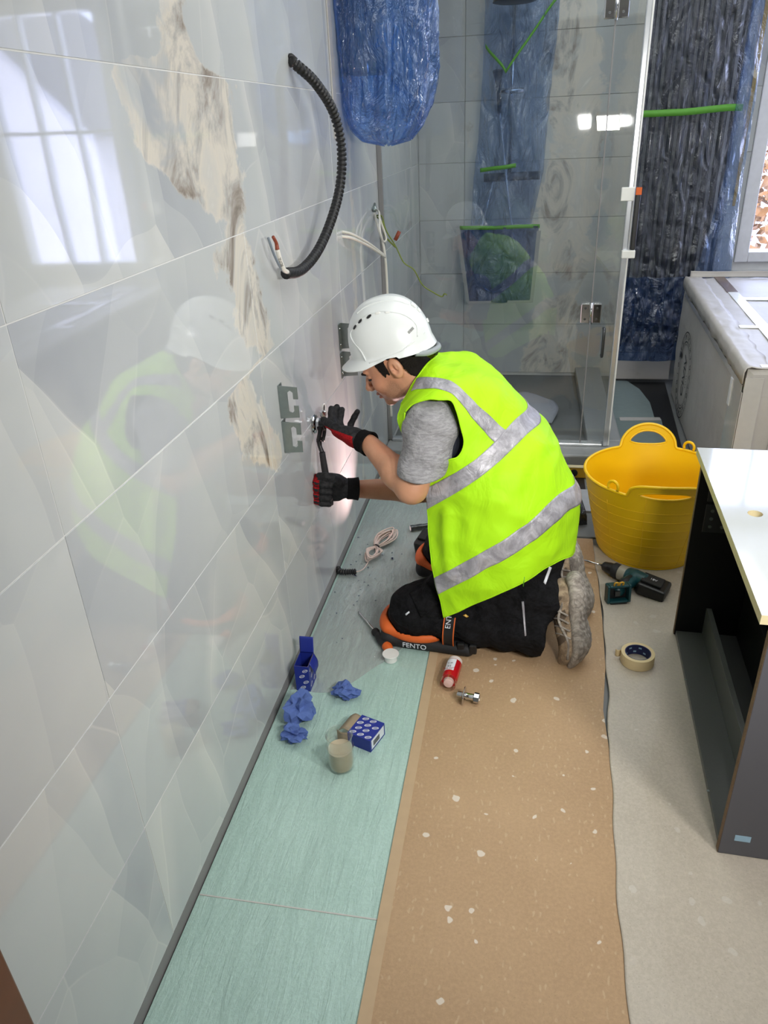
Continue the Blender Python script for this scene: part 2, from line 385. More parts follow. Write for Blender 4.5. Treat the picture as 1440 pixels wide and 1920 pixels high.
M['glove_red'] = make_cloth('glove_red', (128, 14, 20), (168, 26, 32), 200.0, rough=0.85, fold=0.25)
M['glove_cuff'] = make_cloth('glove_cuff', (10, 10, 11), (20, 20, 21), 240.0, rough=0.95)
def make_shoe_mat():
    t = NT('worn_suede'); P = wpos(t)
    c = t.mix(t.smooth(t.noise(P, 40.0, 5, 0.7), 0.35, 0.65), lin((122, 104, 84)), lin((172, 152, 126)))
    a = t.n('Attribute', dict(attribute_name='mesh_panel')).outputs['Fac']
    c = t.mix(t.smooth(a, 0.35, 0.65, 0.0, 0.8), c, t.mix(t.noise(P, 220.0, 2), lin((50, 42, 36)), lin((92, 78, 64))))
    p = t.principled(Base_Color=c, Roughness=0.85)
    t.set(p.inputs['Normal'], t.bump(t.noise(P, 60.0, 4), 0.4, 0.004))
    return t.done(p)
M['shoe'] = make_shoe_mat()
M['lace'] = plain('grey_lace', (110, 102, 92), 0.9)
M['shoe_dark'] = make_cloth('shoe_mesh', (52, 44, 38), (92, 78, 64), 60.0)
def make_sole():
    t = NT('worn_sole'); P = coords(t)
    n = t.noise(P, 30.0, 5, 0.7, 1.0)
    c = t.mix(t.smooth(n, 0.35, 0.65), lin((122, 114, 106)), lin((176, 168, 158)))
    w = t.n('TexWave', dict(wave_type='RINGS'), i0=P, Scale=26.0, Distortion=6.0, Detail=2.0)
    c = t.mix(t.smooth(w.outputs[1], 0.72, 0.9, 0.0, 0.28), c, lin((86, 80, 74)))
    p = t.principled(Base_Color=c, Roughness=0.85)
    t.set(p.inputs['Normal'], t.bump(t.math('ADD', n, t.math('MULTIPLY', w.outputs[1], 0.5)), 0.4, 0.003))
    return t.done(p)
M['sole'] = make_sole()
def make_box_card():
    t = NT('white_cardboard'); P = wpos(t)
    c = t.mix(t.noise(P, 5.0, 4), lin((176, 170, 164)), lin((198, 193, 188)))
    c = t.mix(t.smooth(t.noise(t.vmath('MULTIPLY', P, (1, 0.2, 2.0)), 18.0, 4), 0.6, 0.75, 0.0, 0.25), c, lin((150, 140, 130)))
    p = t.principled(Base_Color=c, Roughness=0.5)
    t.set(p.inputs['Normal'], t.bump(t.noise(P, 7.0, 4), 0.5, 0.012))
    return t.done(p)
M['carton'] = make_box_card()
def make_liquid():
    t = NT('murky_liquid')
    c = t.mix(t.noise(coords(t), 30.0, 3), lin((176, 160, 132)), lin((200, 188, 164)))
    p = t.principled(Base_Color=c, Roughness=0.25)
    return t.done(p)
M['liquid'] = make_liquid()
M['cup'] = make_glass('clear_cup', (0.93, 0.93, 0.92), 0.03, 1.3)
def make_pink_bottle():
    t = NT('red_bottle'); P = coords(t)
    s = t.n('SeparateXYZ', i0=P)
    p = t.principled(Base_Color=lin((186, 22, 30)), Roughness=0.25)
    t.set(p.inputs['Coat Weight'], 0.5)
    return t.done(p)
M['bottle_red'] = make_pink_bottle()
def make_emit(name, c, k):
    t = NT(name); return t.done(t.n('Emission', Color=c, Strength=k))
M['led'] = make_emit('led_panel', (1, 0.97, 0.92), 6.0)
def make_foliage():
    t = NT('autumn_foliage')
    n = t.noise(wpos(t), 3.0, 5, 0.65)
    c = t.ramp(n, [(0.3, (0.07, 0.035, 0.01)), (0.5, (0.17, 0.08, 0.025)), (0.7, (0.20, 0.14, 0.08))])
    return t.done(t.principled(Base_Color=c, Roughness=0.8))
M['foliage'] = make_foliage()
M['render_white'] = plain('white_render', (226, 222, 230), 0.8)
M['roof_slate'] = plain('roof_slate', (84, 84, 96), 0.7)

# ------------------------------------------------------------------ object helpers
def tag(o, label=None, cat=None, group=None, kind=None):
    if label: o['label'] = label
    if cat: o['category'] = cat
    if group: o['group'] = group
    if kind: o['kind'] = kind
    return o
def empty(name, loc=(0, 0, 0), label=None, cat=None, group=None, kind=None):
    o = bpy.data.objects.new(name, None); C.objects.link(o)
    o.location = Vector([float(x) for x in loc]); o.empty_display_size = 0.05
    return tag(o, label, cat, group, kind)
def link(name, me, mat, parent=None, smooth=False):
    if mat is not None and not me.materials:
        for m in (mat if isinstance(mat, (list, tuple)) else [mat]): me.materials.append(m)
    o = bpy.data.objects.new(name, me); C.objects.link(o)
    if parent is not None:
        o.parent = parent
        T = Matrix.Identity(4); q = parent
        o.matrix_parent_inverse = parent_world(parent).inverted()
    if smooth: me.polygons.foreach_set('use_smooth', [True] * len(me.polygons))
    return o
def parent_world(o):
    m = o.matrix_basis.copy()
    if o.parent is not None: m = parent_world(o.parent) @ o.matrix_parent_inverse @ m
    return m
def pyd(name, V, Fc):
    me = bpy.data.meshes.new(name)
    me.from_pydata([tuple(map(float, v)) for v in V], [], [tuple(map(int, f)) for f in Fc]); me.update(); return me
def bm_mesh(name, bm):
    me = bpy.data.meshes.new(name); bmesh.ops.recalc_face_normals(bm, faces=bm.faces); bm.to_mesh(me); bm.free(); return me
def box_bm(bm, lo, hi, bevel=0.0, R=None, seg=2):
    lo = Vector(lo); hi = Vector(hi)
    g = bmesh.ops.create_cube(bm, size=1.0)
    vs = g['verts']
    for v in vs:
        v.co = Vector([lo[i] + (v.co[i] + 0.5) * (hi[i] - lo[i]) for i in range(3)])
    if bevel:
        es = list({e for v in vs for e in v.link_edges})
        r = bmesh.ops.bevel(bm, geom=es, offset=bevel, segments=seg, affect='EDGES', profile=0.5)
        vs = list({v for f in r['faces'] for v in f.verts} | {v for v in vs if v.is_valid})
    if R is not None:
        for v in vs: v.co = R @ v.co
    return vs
def box(name, lo, hi, mat, parent=None, bevel=0.0, R=None):
    bm = bmesh.new(); box_bm(bm, lo, hi, bevel, R)
    return link(name, bm_mesh(name, bm), mat, parent)
def frame(axis):
    a = np.array(axis, float); a /= np.linalg.norm(a)
    h = np.array([0, 0, 1.0]) if abs(a[2]) < 0.9 else np.array([1.0, 0, 0])
    u = np.cross(h, a); u /= np.linalg.norm(u); v = np.cross(a, u)
    return a, u, v
def spline(P, n):
    P = np.array([np.array(p, float) for p in P]); k = len(P)
    if k == 2: return P[0] + (P[1] - P[0]) * np.linspace(0, 1, n)[:, None]
    E = np.vstack([2 * P[0] - P[1], P, 2 * P[-1] - P[-2]])
    t = np.linspace(0, k - 1 - 1e-9, n); i = t.astype(int); f = (t - i)[:, None]
    p0, p1, p2, p3 = E[i], E[i + 1], E[i + 2], E[i + 3]
    return 0.5 * (2 * p1 + (p2 - p0) * f + (2 * p0 - 5 * p1 + 4 * p2 - p3) * f * f + (3 * p1 - p0 - 3 * p2 + p3) * f ** 3)
def tube_data(path, rad, seg=10, cap=True):
    path = np.array(path, float); n = len(path)
    rad = np.full(n, rad) if np.isscalar(rad) else np.asarray(rad, float)
    T = np.gradient(path, axis=0); T /= np.linalg.norm(T, axis=1)[:, None] + 1e-12
    a, u, v = frame(T[0]); V = []; Fc = []
    th = np.linspace(0, 2 * PI, seg, endpoint=False)
    for i in range(n):
        u = u - T[i] * (u @ T[i]); u /= np.linalg.norm(u) + 1e-12; v = np.cross(T[i], u)
        V.append(path[i] + rad[i] * (np.cos(th)[:, None] * u + np.sin(th)[:, None] * v))
    V = np.vstack(V)
    for i in range(n - 1):
        for j in range(seg):
            k = (j + 1) % seg
            Fc.append((i * seg + j, i * seg + k, (i + 1) * seg + k, (i + 1) * seg + j))
    if cap:
        Fc.append(tuple(range(seg - 1, -1, -1))); Fc.append(tuple((n - 1) * seg + j for j in range(seg)))
    return V, Fc
def tube(name, path, rad, mat, parent=None, seg=10, n=None):
    if n:
        if not np.isscalar(rad): rad = np.interp(np.linspace(0, 1, n), np.linspace(0, 1, len(rad)), rad)
        path = spline(path, n)
    V, Fc = tube_data(path, rad, seg)
    return link(name, pyd(name, V, Fc), mat, parent, smooth=True)
def lathe(name, prof, mat, parent=None, base=(0, 0, 0), axis=(0, 0, 1), seg=32, closed=False, smooth=True):
    a, u, v = frame(axis); th = np.linspace(0, 2 * PI, seg, endpoint=False)
    V = []; Fc = []; n = len(prof)
    for r, h in prof:
        V.append(np.array(base) + a * h + r * (np.cos(th)[:, None] * u + np.sin(th)[:, None] * v))
    V = np.vstack(V)
    for i in range(n - 1):
        for j in range(seg):
            k = (j + 1) % seg; Fc.append((i * seg + j, i * seg + k, (i + 1) * seg + k, (i + 1) * seg + j))
    if closed:
        for j in range(seg):
            k = (j + 1) % seg; Fc.append(((n - 1) * seg + j, (n - 1) * seg + k, k, j))
    else:
        Fc.append(tuple(range(seg - 1, -1, -1))); Fc.append(tuple((n - 1) * seg + j for j in range(seg)))
    o = link(name, pyd(name, V, Fc), mat, parent)
    if smooth:
        me = o.data
        me.polygons.foreach_set('use_smooth', [len(p.vertices) == 4 for p in me.polygons])
        me.set_sharp_from_angle(angle=0.7)
    return o
def prism(name, poly, axis_vec, mat, parent=None, bevel=0.0):
    """poly: 3D outline points, extruded by axis_vec"""
    P = [np.array(p, float) for p in poly]; a = np.array(axis_vec, float); n = len(P)
    bm = bmesh.new()
    A = [bm.verts.new(p) for p in P]; B = [bm.verts.new(p + a) for p in P]
    bm.faces.new(A); bm.faces.new(B[::-1])
    for i in range(n):
        j = (i + 1) % n; bm.faces.new((A[i], B[i], B[j], A[j]))
    bmesh.ops.recalc_face_normals(bm, faces=bm.faces)
    if bevel: bmesh.ops.bevel(bm, geom=list(bm.edges), offset=bevel, segments=2, affect='EDGES')
    return link(name, bm_mesh(name, bm), mat, parent)
def net(ctrl, nu, nv):
    """ctrl[v][u] -> nv x nu x 3 smooth points"""
    A = np.array(ctrl, float)
    R_ = np.stack([spline(A[i], nu) for i in range(A.shape[0])])
    return np.stack([spline(R_[:, j], nv) for j in range(nu)], 1)
def sheet(name, G, mat, parent=None, keep=None, thick=0.0, smooth=True, offset=0.0):
    nv, nu = G.shape[:2]; V = G.reshape(-1, 3); Fc = []
    for i in range(nv - 1):
        for j in range(nu - 1):
            if keep is None or keep[i, j]:
                a = i * nu + j; Fc.append((a, a + 1, a + nu + 1, a + nu))
    me = pyd(name, V, Fc)
    if keep is not None:
        bm = bmesh.new(); bm.from_mesh(me)
        bmesh.ops.delete(bm, geom=[v for v in bm.verts if not v.link_faces], context='VERTS')
        bm.to_mesh(me); bm.free()
    o = link(name, me, mat, parent, smooth=smooth)
    if thick:
        md = o.modifiers.new('thickness', 'SOLIDIFY'); md.thickness = thick; md.offset = offset
    return o
def grid_normals(G):
    du = np.gradient(G, axis=1); dv = np.gradient(G, axis=0)
    n = np.cross(du, dv); return n / (np.linalg.norm(n, axis=2)[..., None] + 1e-12)
def pip(poly, pts):
    x, y = pts[..., 0], pts[..., 1]; ins = np.zeros(x.shape, bool); n = len(poly)
    for i in range(n):
        x0, y0 = poly[i]; x1, y1 = poly[(i + 1) % n]
        c = ((y0 > y) != (y1 > y)) & (x < (x1 - x0) * (y - y0) / (y1 - y0 + 1e-12) + x0); ins ^= c
    return ins
def near_on(poly, p):
    best = None
    for i in range(len(poly)):
        a = np.array(poly[i], float); b = np.array(poly[(i + 1) % len(poly)], float)
        t = np.clip((p - a) @ (b - a) / ((b - a) @ (b - a) + 1e-12), 0, 1); q = a + t * (b - a); d = np.linalg.norm(p - q)
        if best is None or d < best[0]: best = (d, q)
    return best
def text(name, s, size, loc, xdir, ydir, mat, parent=None, depth=0.0006, align='CENTER'):
    cu = bpy.data.curves.new(name, 'FONT'); cu.body = s; cu.size = size; cu.extrude = depth
    cu.align_x = align; cu.align_y = 'CENTER'; cu.materials.append(mat)
    tmp = bpy.data.objects.new(name, cu); me = bpy.data.meshes.new_from_object(tmp); bpy.data.objects.remove(tmp)
    o = bpy.data.objects.new(name, me); C.objects.link(o)
    x = Vector([float(v) for v in xdir]).normalized(); y = Vector([float(v) for v in ydir]).normalized()
    z = x.cross(y).normalized(); y = z.cross(x)
    m = Matrix([[x[i], y[i], z[i], float(loc[i])] for i in range(3)] + [[0, 0, 0, 1]])
    if parent is not None:
        o.parent = parent; o.matrix_parent_inverse = parent_world(parent).inverted()
    o.matrix_basis = m
    return o
def clone(o, parent=None):
    c = o.copy(); C.objects.link(c)
    if parent is not None: c.parent = parent
    return c
def clone_tree(o):
    r = o.copy(); C.objects.link(r)
    for ch in list(o.children):
        c = clone(ch, r)
        for g in list(ch.children): clone(g, c)
    return r

# ------------------------------------------------------------------ signed distance shapes
def cap(P, a, b, ra, rb=None):
    rb = ra if rb is None else rb
    a = np.asarray(a, np.float32); b = np.asarray(b, np.float32); ba = b - a
    t = np.clip(((P - a) @ ba) / (ba @ ba + 1e-12), 0, 1)
    return np.linalg.norm(P - a - t[:, None] * ba, axis=1) - (ra + (rb - ra) * t)
def ell(P, c, r, R=None):
    q = P - np.asarray(c, np.float32)
    if R is not None: q = q @ np.asarray(R, np.float32).T
    r = np.asarray(r, np.float32)
    k0 = np.linalg.norm(q / r, axis=1); k1 = np.linalg.norm(q / (r * r), axis=1)
    return k0 * (k0 - 1) / (k1 + 1e-9)
def rbox(P, c, h, rad, R=None):
    q = P - np.asarray(c, np.float32)
    if R is not None: q = q @ np.asarray(R, np.float32).T
    d = np.abs(q) - (np.asarray(h, np.float32) - rad)
    return np.linalg.norm(np.maximum(d, 0), axis=1) + np.minimum(d.max(axis=1), 0) - rad
def smin(a, b, k):
    h = np.clip(0.5 + 0.5 * (b - a) / k, 0, 1); return b + (a - b) * h - k * h * (1 - h)
def smax(a, b, k): return -smin(-a, -b, k)
def chain(P, pts, rads, k=0.006):
    d = None
    for i in range(len(pts) - 1):
        e = cap(P, pts[i], pts[i + 1], rads[i], rads[i + 1]); d = e if d is None else smin(d, e, k)
    return d
def plane(P, p, n):
    n = np.asarray(n, float); n = n / np.linalg.norm(n); return (P - np.asarray(p)) @ n
def sdf_mesh(name, fn, lo, hi, h):
    lo = np.array(lo, float); hi = np.array(hi, float); B = 8
    nb = np.ceil((hi - lo) / (h * B)).astype(int); N = nb * B + 1
    ctr = np.stack(np.meshgrid(*[lo[i] + (np.arange(nb[i]) + 0.5) * B * h for i in range(3)], indexing='ij'), -1).reshape(-1, 3)
    d = fn(ctr.astype(np.float32))
    act = np.abs(d) < B * h * 0.87 * 1.6 + 0.004
    Fd = np.ones(N, np.float32)
    bi = np.stack(np.meshgrid(*[np.arange(n) for n in nb], indexing='ij'), -1).reshape(-1, 3)
    for b in bi[(~act) & (d < 0)]:
        Fd[b[0]*B:b[0]*B+B+1, b[1]*B:b[1]*B+B+1, b[2]*B:b[2]*B+B+1] = -1
    L = np.stack(np.meshgrid(*[np.arange(B + 1)] * 3, indexing='ij'), -1).reshape(-1, 3)
    ab = bi[act]
    for s in range(0, len(ab), 600):
        blk = ab[s:s + 600]; I = (blk[:, None, :] * B + L[None]).reshape(-1, 3)
        Fd[I[:, 0], I[:, 1], I[:, 2]] = fn((lo + I * h).astype(np.float32))
    S = Fd < 0
    cnt = np.zeros(N - 1, np.int8); cor = [(i, j, k) for i in (0, 1) for j in (0, 1) for k in (0, 1)]
    for i, j, k in cor: cnt += S[i:N[0]-1+i, j:N[1]-1+j, k:N[2]-1+k]
    idx = np.argwhere((cnt > 0) & (cnt < 8))
    vals = {c: Fd[idx[:, 0]+c[0], idx[:, 1]+c[1], idx[:, 2]+c[2]] for c in cor}
    acc = np.zeros((len(idx), 3)); num = np.zeros(len(idx))
    for a in cor:
        for ax in range(3):
            if a[ax] == 0:
                b = list(a); b[ax] = 1; b = tuple(b)
                fa, fb = vals[a], vals[b]; m = (fa < 0) != (fb < 0)
                t = np.where(m, fa / np.where(m, fa - fb, 1), 0)
                p = np.array(a, float)[None] + 0; p = np.repeat(p, len(idx), 0); p[:, ax] = t
                acc += p * m[:, None]; num += m
    V = lo + (idx + acc / num[:, None]) * h
    vid = -np.ones(N - 1, np.int64); vid[idx[:, 0], idx[:, 1], idx[:, 2]] = np.arange(len(idx))
    Q = []
    for ax in range(3):
        u, w = (ax + 1) % 3, (ax + 2) % 3
        s0 = [slice(0, n) for n in N]; s1 = [slice(0, n) for n in N]
        s0[ax] = slice(0, N[ax] - 1); s1[ax] = slice(1, N[ax])
        X = S[tuple(s0)] != S[tuple(s1)]
        e = np.argwhere(X)
        e = e[(e[:, u] > 0) & (e[:, w] > 0) & (e[:, u] < N[u] - 1) & (e[:, w] < N[w] - 1)]
        ins = S[e[:, 0], e[:, 1], e[:, 2]]
        c = []
        for du, dw in ((-1, -1), (0, -1), (0, 0), (-1, 0)):
            g = e.copy(); g[:, u] += du; g[:, w] += dw; c.append(vid[g[:, 0], g[:, 1], g[:, 2]])
        q = np.stack(c, 1); q[~ins] = q[~ins][:, ::-1]; Q.append(q)
    Q = np.vstack(Q); Q = Q[(Q >= 0).all(1)]
    me = bpy.data.meshes.new(name)
    me.vertices.add(len(V)); me.vertices.foreach_set('co', V.astype(np.float32).ravel())
    me.loops.add(Q.size); me.loops.foreach_set('vertex_index', Q.astype(np.int32).ravel())
    me.polygons.add(len(Q)); me.polygons.foreach_set('loop_start', np.arange(0, Q.size, 4, dtype=np.int32))
    me.update(calc_edges=True); me.validate()
    me.polygons.foreach_set('use_smooth', [True] * len(me.polygons))
    return me
def mesh_arrays(me):
    V = np.empty(len(me.vertices) * 3, np.float32); me.vertices.foreach_get('co', V)
    c = np.empty(len(me.polygons) * 3, np.float32); me.polygons.foreach_get('center', c)
    n = np.empty(len(me.polygons) * 3, np.float32); me.polygons.foreach_get('normal', n)
    return V.reshape(-1, 3), c.reshape(-1, 3), n.reshape(-1, 3)
def vattr(me, name, vals):
    a = me.attributes.new(name, 'FLOAT', 'POINT'); a.data.foreach_set('value', np.asarray(vals, np.float32))
# ================================================================== ROOM
D = 5.0; W = 3.0; H = 2.40; Y0 = -1.4
def structure(o): o['kind'] = 'structure'; return o
floor = structure(box('floor', (-0.02, Y0, -0.06), (W, D + 0.02, -0.012), M['slab']))
structure(box('ceiling', (-0.1, Y0, H), (W, D + 0.1, H + 0.06), M['ceiling']))
wall_left = structure(box('wall_left', (-0.12, Y0, -0.06), (-0.0012, D + 0.02, H), M['grout']))
wall_right = structure(box('wall_right', (W, Y0, -0.06), (W + 0.1, D + 0.1, H), M['plaster']))
structure(box('wall_front', (-0.1, Y0 - 0.1, -0.06), (W + 0.1, Y0, H), M['plaster']))
# back wall with the window opening
WX0, WX1, WZ0, WZ1 = 1.915, 2.86, 0.73, 2.33
bm = bmesh.new()
for lo, hi in (((-0.1, D + 0.010, -0.06), (WX0, D + 0.16, H)), ((WX1, D + 0.010, -0.06), (W + 0.1, D + 0.16, H)),
               ((WX0, D + 0.010, -0.06), (WX1, D + 0.16, WZ0)), ((WX0, D + 0.010, WZ1), (WX1, D + 0.16, H))):
    box_bm(bm, lo, hi)
wall_back = structure(link('wall_back', bm_mesh('wall_back', bm), M['grout']))

# tiles: every tile its own piece
TL, TH, G2 = 0.943, 0.3262, 0.0011
ROWS = [0.030 + TH * i for i in range(8)]
def tile_mesh(name, axis, w, h, mat):
    bm = bmesh.new()
    if axis == 'y': box_bm(bm, (-0.010, G2, G2), (0.0, w - G2, h - G2), 0.0006, seg=1)
    else: box_bm(bm, (G2, 0.0, G2), (w - G2, 0.010, h - G2), 0.0006, seg=1)
    me = bm_mesh(name, bm); me.materials.append(mat); return me
full = tile_mesh('tile', 'y', TL, TH, M['marble_left'])
JY = [-0.046 + TL * k for k in range(-2, 7)]
cut = {}
for r, z0 in enumerate(ROWS):
    h = min(TH, H - z0)
    for y0 in JY:
        y1 = min(y0 + TL, D); y0c = max(y0, Y0)
        if y1 - y0c < 0.02 or h < 0.02: continue
        key = (round(y1 - y0c, 3), round(h, 3))
        if key not in cut: cut[key] = full if key == (round(TL, 3), round(TH, 3)) else tile_mesh('tile', 'y', y1 - y0c, h, M['marble_left'])
        o = link('tile', cut[key], None, wall_left)
        o.location = (random.uniform(-0.0004, 0.0004), y0c, z0)
        o.rotation_euler = (0, random.uniform(-0.0010, 0.0010), random.uniform(-0.0008, 0.0008))
cut = {}
for r, z0 in enumerate(ROWS):
    h = min(TH, H - z0)
    xs = sorted(set([0.0, TL * 0.30, TL * 1.30, WX0] + ([] if WZ0 < z0 + h and WZ1 > z0 else [TL * 2.3, W])))
    for a, b in zip(xs[:-1], xs[1:]):
        if b - a < 0.02: continue
        zlo, zhi = z0, z0 + h
        key = (round(b - a, 3), round(zhi - zlo, 3))
        if key not in cut: cut[key] = tile_mesh('tile', 'x', b - a, zhi - zlo, M['marble_back'])
        if a >= WX0 - 1e-6 and (zhi > WZ0 and zlo < WZ1): continue
        o = link('tile', cut[key], None, wall_back); o.location = (a, D, zlo)

# ---- window in the back wall, glazing bars, sill
win = structure(empty('window_1', ((WX0 + WX1) / 2, D + 0.05, WZ0)))
def wbar(name, x0, x1, z0, z1, y0=D + 0.03, y1=D + 0.10): return box(name, (x0, y0, z0), (x1, y1, z1), M['upvc'], win, 0.006)
wbar('window_frame', WX0, WX0 + 0.075, WZ0, WZ1, D - 0.012, D + 0.11); wbar('window_frame', WX1 - 0.075, WX1, WZ0, WZ1, D - 0.012, D + 0.11)
wbar('window_frame', WX0 + 0.075, WX1 - 0.075, WZ1 - 0.075, WZ1, D - 0.012, D + 0.11); wbar('window_frame', WX0 + 0.075, WX1 - 0.075, WZ0, WZ0 + 0.06, D - 0.012, D + 0.11)
for k in (1, 2):
    xx = WX0 + 0.075 + (WX1 - WX0 - 0.15) * k / 3
    wbar('glazing_bar', xx - 0.011, xx + 0.011, WZ0 + 0.06, WZ1 - 0.075)
wbar('glazing_bar', WX0 + 0.075, WX1 - 0.075, 1.60, 1.622)
for i in range(3):
    for j in range(2):
        xa = WX0 + 0.075 + (WX1 - WX0 - 0.15) * i / 3; xb = WX0 + 0.075 + (WX1 - WX0 - 0.15) * (i + 1) / 3
        za, zb = ((WZ0 + 0.06, 1.60), (1.622, WZ1 - 0.075))[j]
        box('pane', (xa + 0.011, D + 0.058, za), (xb - 0.011, D + 0.064, zb), M['pane'], win)
# outside: a pale neighbouring house with a pitched roof, and autumn trees
hs = empty('neighbour_house', (6.48, 9.6, -2.6), 'pale rendered neighbouring house with a slate roof beyond the window', 'house')
prism('wall', [(4.48, 9.2, -2.6), (8.48, 9.2, -2.6), (8.48, 9.2, 1.75), (6.48, 9.2, 3.6), (4.48, 9.2, 1.75)], (0, 2.6, 0), M['render_white'], hs)
prism('roof', [(4.33, 9.0, 1.60), (6.48, 9.0, 3.58), (6.48, 9.0, 3.76), (4.2, 9.0, 1.65)], (0, 3.0, 0), M['roof_slate'], hs)
prism('roof', [(8.63, 9.0, 1.60), (6.48, 9.0, 3.58), (6.48, 9.0, 3.76), (8.76, 9.0, 1.65)], (0, 3.0, 0), M['roof_slate'], hs)
def tree(loc, h, r, seed, label, nleaf=900):
    rr = random.Random(seed)
    root = empty('autumn_tree', loc, label, 'tree', 'autumn trees beyond the window')
    tube('trunk', [np.array(loc), np.array(loc) + (0.1, 0, h * 0.7)], [0.16, 0.07], M['wood_brown'], root)
    bm = bmesh.new()
    for k in range(nleaf):
        a, b, q = rr.uniform(0, 2 * PI), rr.uniform(-1, 1), rr.random() ** 0.4
        s = math.sqrt(1 - b * b)
        p = Vector((loc[0] + r * q * s * math.cos(a), loc[1] + r * q * s * math.sin(a), loc[2] + h * 0.62 + h * 0.45 * q * b))
        d = Vector((rr.uniform(-1, 1), rr.uniform(-1, 1), rr.uniform(-1, 1))).normalized(); e = d.orthogonal().normalized(); w = rr.uniform(0.10, 0.22) * (900 / nleaf) ** 0.5 * 1.25
        bm.faces.new([bm.verts.new(p + d * w), bm.verts.new(p + e * w * 0.6), bm.verts.new(p - d * w), bm.verts.new(p - e * w * 0.6)])
    o = link('foliage', bm_mesh('foliage', bm), M['foliage'], root); o['kind'] = 'stuff'
for i, (tx, ty, tz, hh) in enumerate([(2.0, 10.6, -2.6, 4.9), (6.9, 14.2, -2.6, 4.6), (11.6, 16.0, -2.6, 5.6)]):
    tree((tx, ty, tz), hh, 1.7 + 0.2 * i, i, ['orange leaved tree seen through the lower window pane', 'orange leaved tree behind the pale house', 'orange leaved tree furthest right behind the pale house'][i], [5000, 1800, 600][i])

# daylight through the window, and an added fill light under the ceiling
pt = area('window_portal', ((WX0 + WX1) / 2, D + 0.15, (WZ0 + WZ1) / 2), ((WX0 + WX1) / 2, 0.0, (WZ0 + WZ1) / 2), WX1 - WX0, WZ1 - WZ0, 1.0, (1, 1, 1))
pt.data.cycles.is_portal = True
area('ceiling_fill', (1.30, 2.95, H - 0.02), (1.30, 2.95, 0), 1.8, 3.2, CEIL_FILL, (0.96, 1.0, 0.98))  # soft fill added to lift the ambient light, no fitting behind it

# ---- floor coverings
def slab(name, poly, z0, z1, mat, label, cat, group=None, bevel=0.0):
    o = prism(name, [(x, y, z0) for x, y in poly], (0, 0, z1 - z0), mat, None, bevel)
    return tag(o, label, cat, group)
structure(box('trim_1', (-0.010, Y0, -0.012), (0.0, 3.5, 0.029), M['gasket']))
grn = slab('foam_sheet', [(0.004, -1.0), (0.45, -1.0), (0.45, 1.72), (0.45, 3.47), (0.004, 3.47)], -0.012, -0.004, M['green'],
           'pale green foam underlay sheet along the foot of the marble wall', 'floor cover')
box('sheet_joint', (0.006, 1.012, -0.0040), (0.449, 1.015, -0.0026), M['tape_clear'], grn)
mdf_edge = [(0.948, -1.0), (0.945, 0.875), (0.955, 1.25), (0.968, 1.5), (0.962, 1.75), (0.985, 1.95), (0.995, 2.2), (1.0, 2.49), (1.0, 2.78)]
Gf = np.zeros((160, 40, 3))
for i, s in enumerate(np.linspace(0, 1, 160)):
    y = 1.72 + 1.72 * s
    xr = 0.16 + 0.285 * min(1.0, s / 0.25) + 0.012 * mnoise.noise(Vector((0, y * 6, 2)))
    for j, u in enumerate(np.linspace(0, 1, 40)):
        x = 0.012 + (min(xr, 0.446) - 0.012) * u
        Gf[i, j] = (x, y + 0.02 * mnoise.noise(Vector((x * 12, 0, 5))) * (1 - s), -0.0030 + 0.0012 * mnoise.noise(Vector((x * 40, y * 5, 1))))
fc = sheet('film_cover', Gf, M['floor_film'], grn); fc['label'] = 'clear crinkled film over the far end of the sheet'
board = slab('floor_board', [(0.424, -1.0)] + mdf_edge + [(0.424, 2.78)], -0.006, 0.0, M['mdf'], 'tan hardboard floor protection sheet with paint specks, under the kneeling man', 'floor board')
prism('board_border', [(0.4235, -1.0, -0.006), (0.448, -1.0, -0.006), (0.452, 2.0, -0.006), (0.4235, 2.0, -0.006)], (0, 0, 0.0072), M['mdf_edge'], board)
# wavy left edge of the paper, following the board's edge
ye = np.array([-1.0, 0.875, 1.1, 1.3, 1.52, 1.66, 1.8, 1.95, 2.2, 2.5, 2.78]); xe = np.array([0.945, 0.940, 0.945, 0.955, 0.962, 0.963, 0.985, 0.990, 0.995, 1.000, 1.0])
Gp = np.zeros((34, 160, 3))
for j, y in enumerate(np.linspace(-1.0, 2.72, 160)):
    x0 = np.interp(y, ye, xe) + 0.003 * math.sin(9 * y) + 0.002 * math.sin(31 * y + 1)
    for i, s in enumerate(np.linspace(0, 1, 34) ** 1.7):
        x = x0 + (2.95 - x0) * s
        lift = max(0.0, 1 - (x - x0) / 0.05) * (0.0006 + 0.006 * max(0, math.sin(3.3 * y + 0.4)) ** 6)
        Gp[i, j] = (x, y, 0.0014 + lift + 0.0008 * mnoise.noise(Vector((x * 4, y * 4, 0))))
tag(sheet('floor_paper', Gp, M['paper'], thick=0.0012, offset=-1), 'greyish beige paper floor covering at the right, under the black cabinet', 'floor cover')
Gs = np.zeros((10, 12, 3))
for i in range(10):
    for j in range(12):
        x = 0.965 + 0.11 * j / 11; y = 0.60 + 0.275 * i / 9 - 0.02 * abs(j - 6) / 6
        Gs[i, j] = (x, y, 0.006 + 0.010 * abs(math.sin(2.2 * j + 0.9 * i)) * (0.3 + 0.7 * i / 9))
tag(sheet('paper_scrap', Gs, M['tape_cream'], thick=0.001), 'crumpled beige paper scrap at the bottom edge beside the board', 'scrap')

# ---- brown timber jamb at the bottom left corner
jb = wl(66, 1920, 0.035)
structure(box('door_1', (-0.001, -0.2, -0.01), (0.035, jb[1], 1.02), M['wood_brown'], None, 0.003))

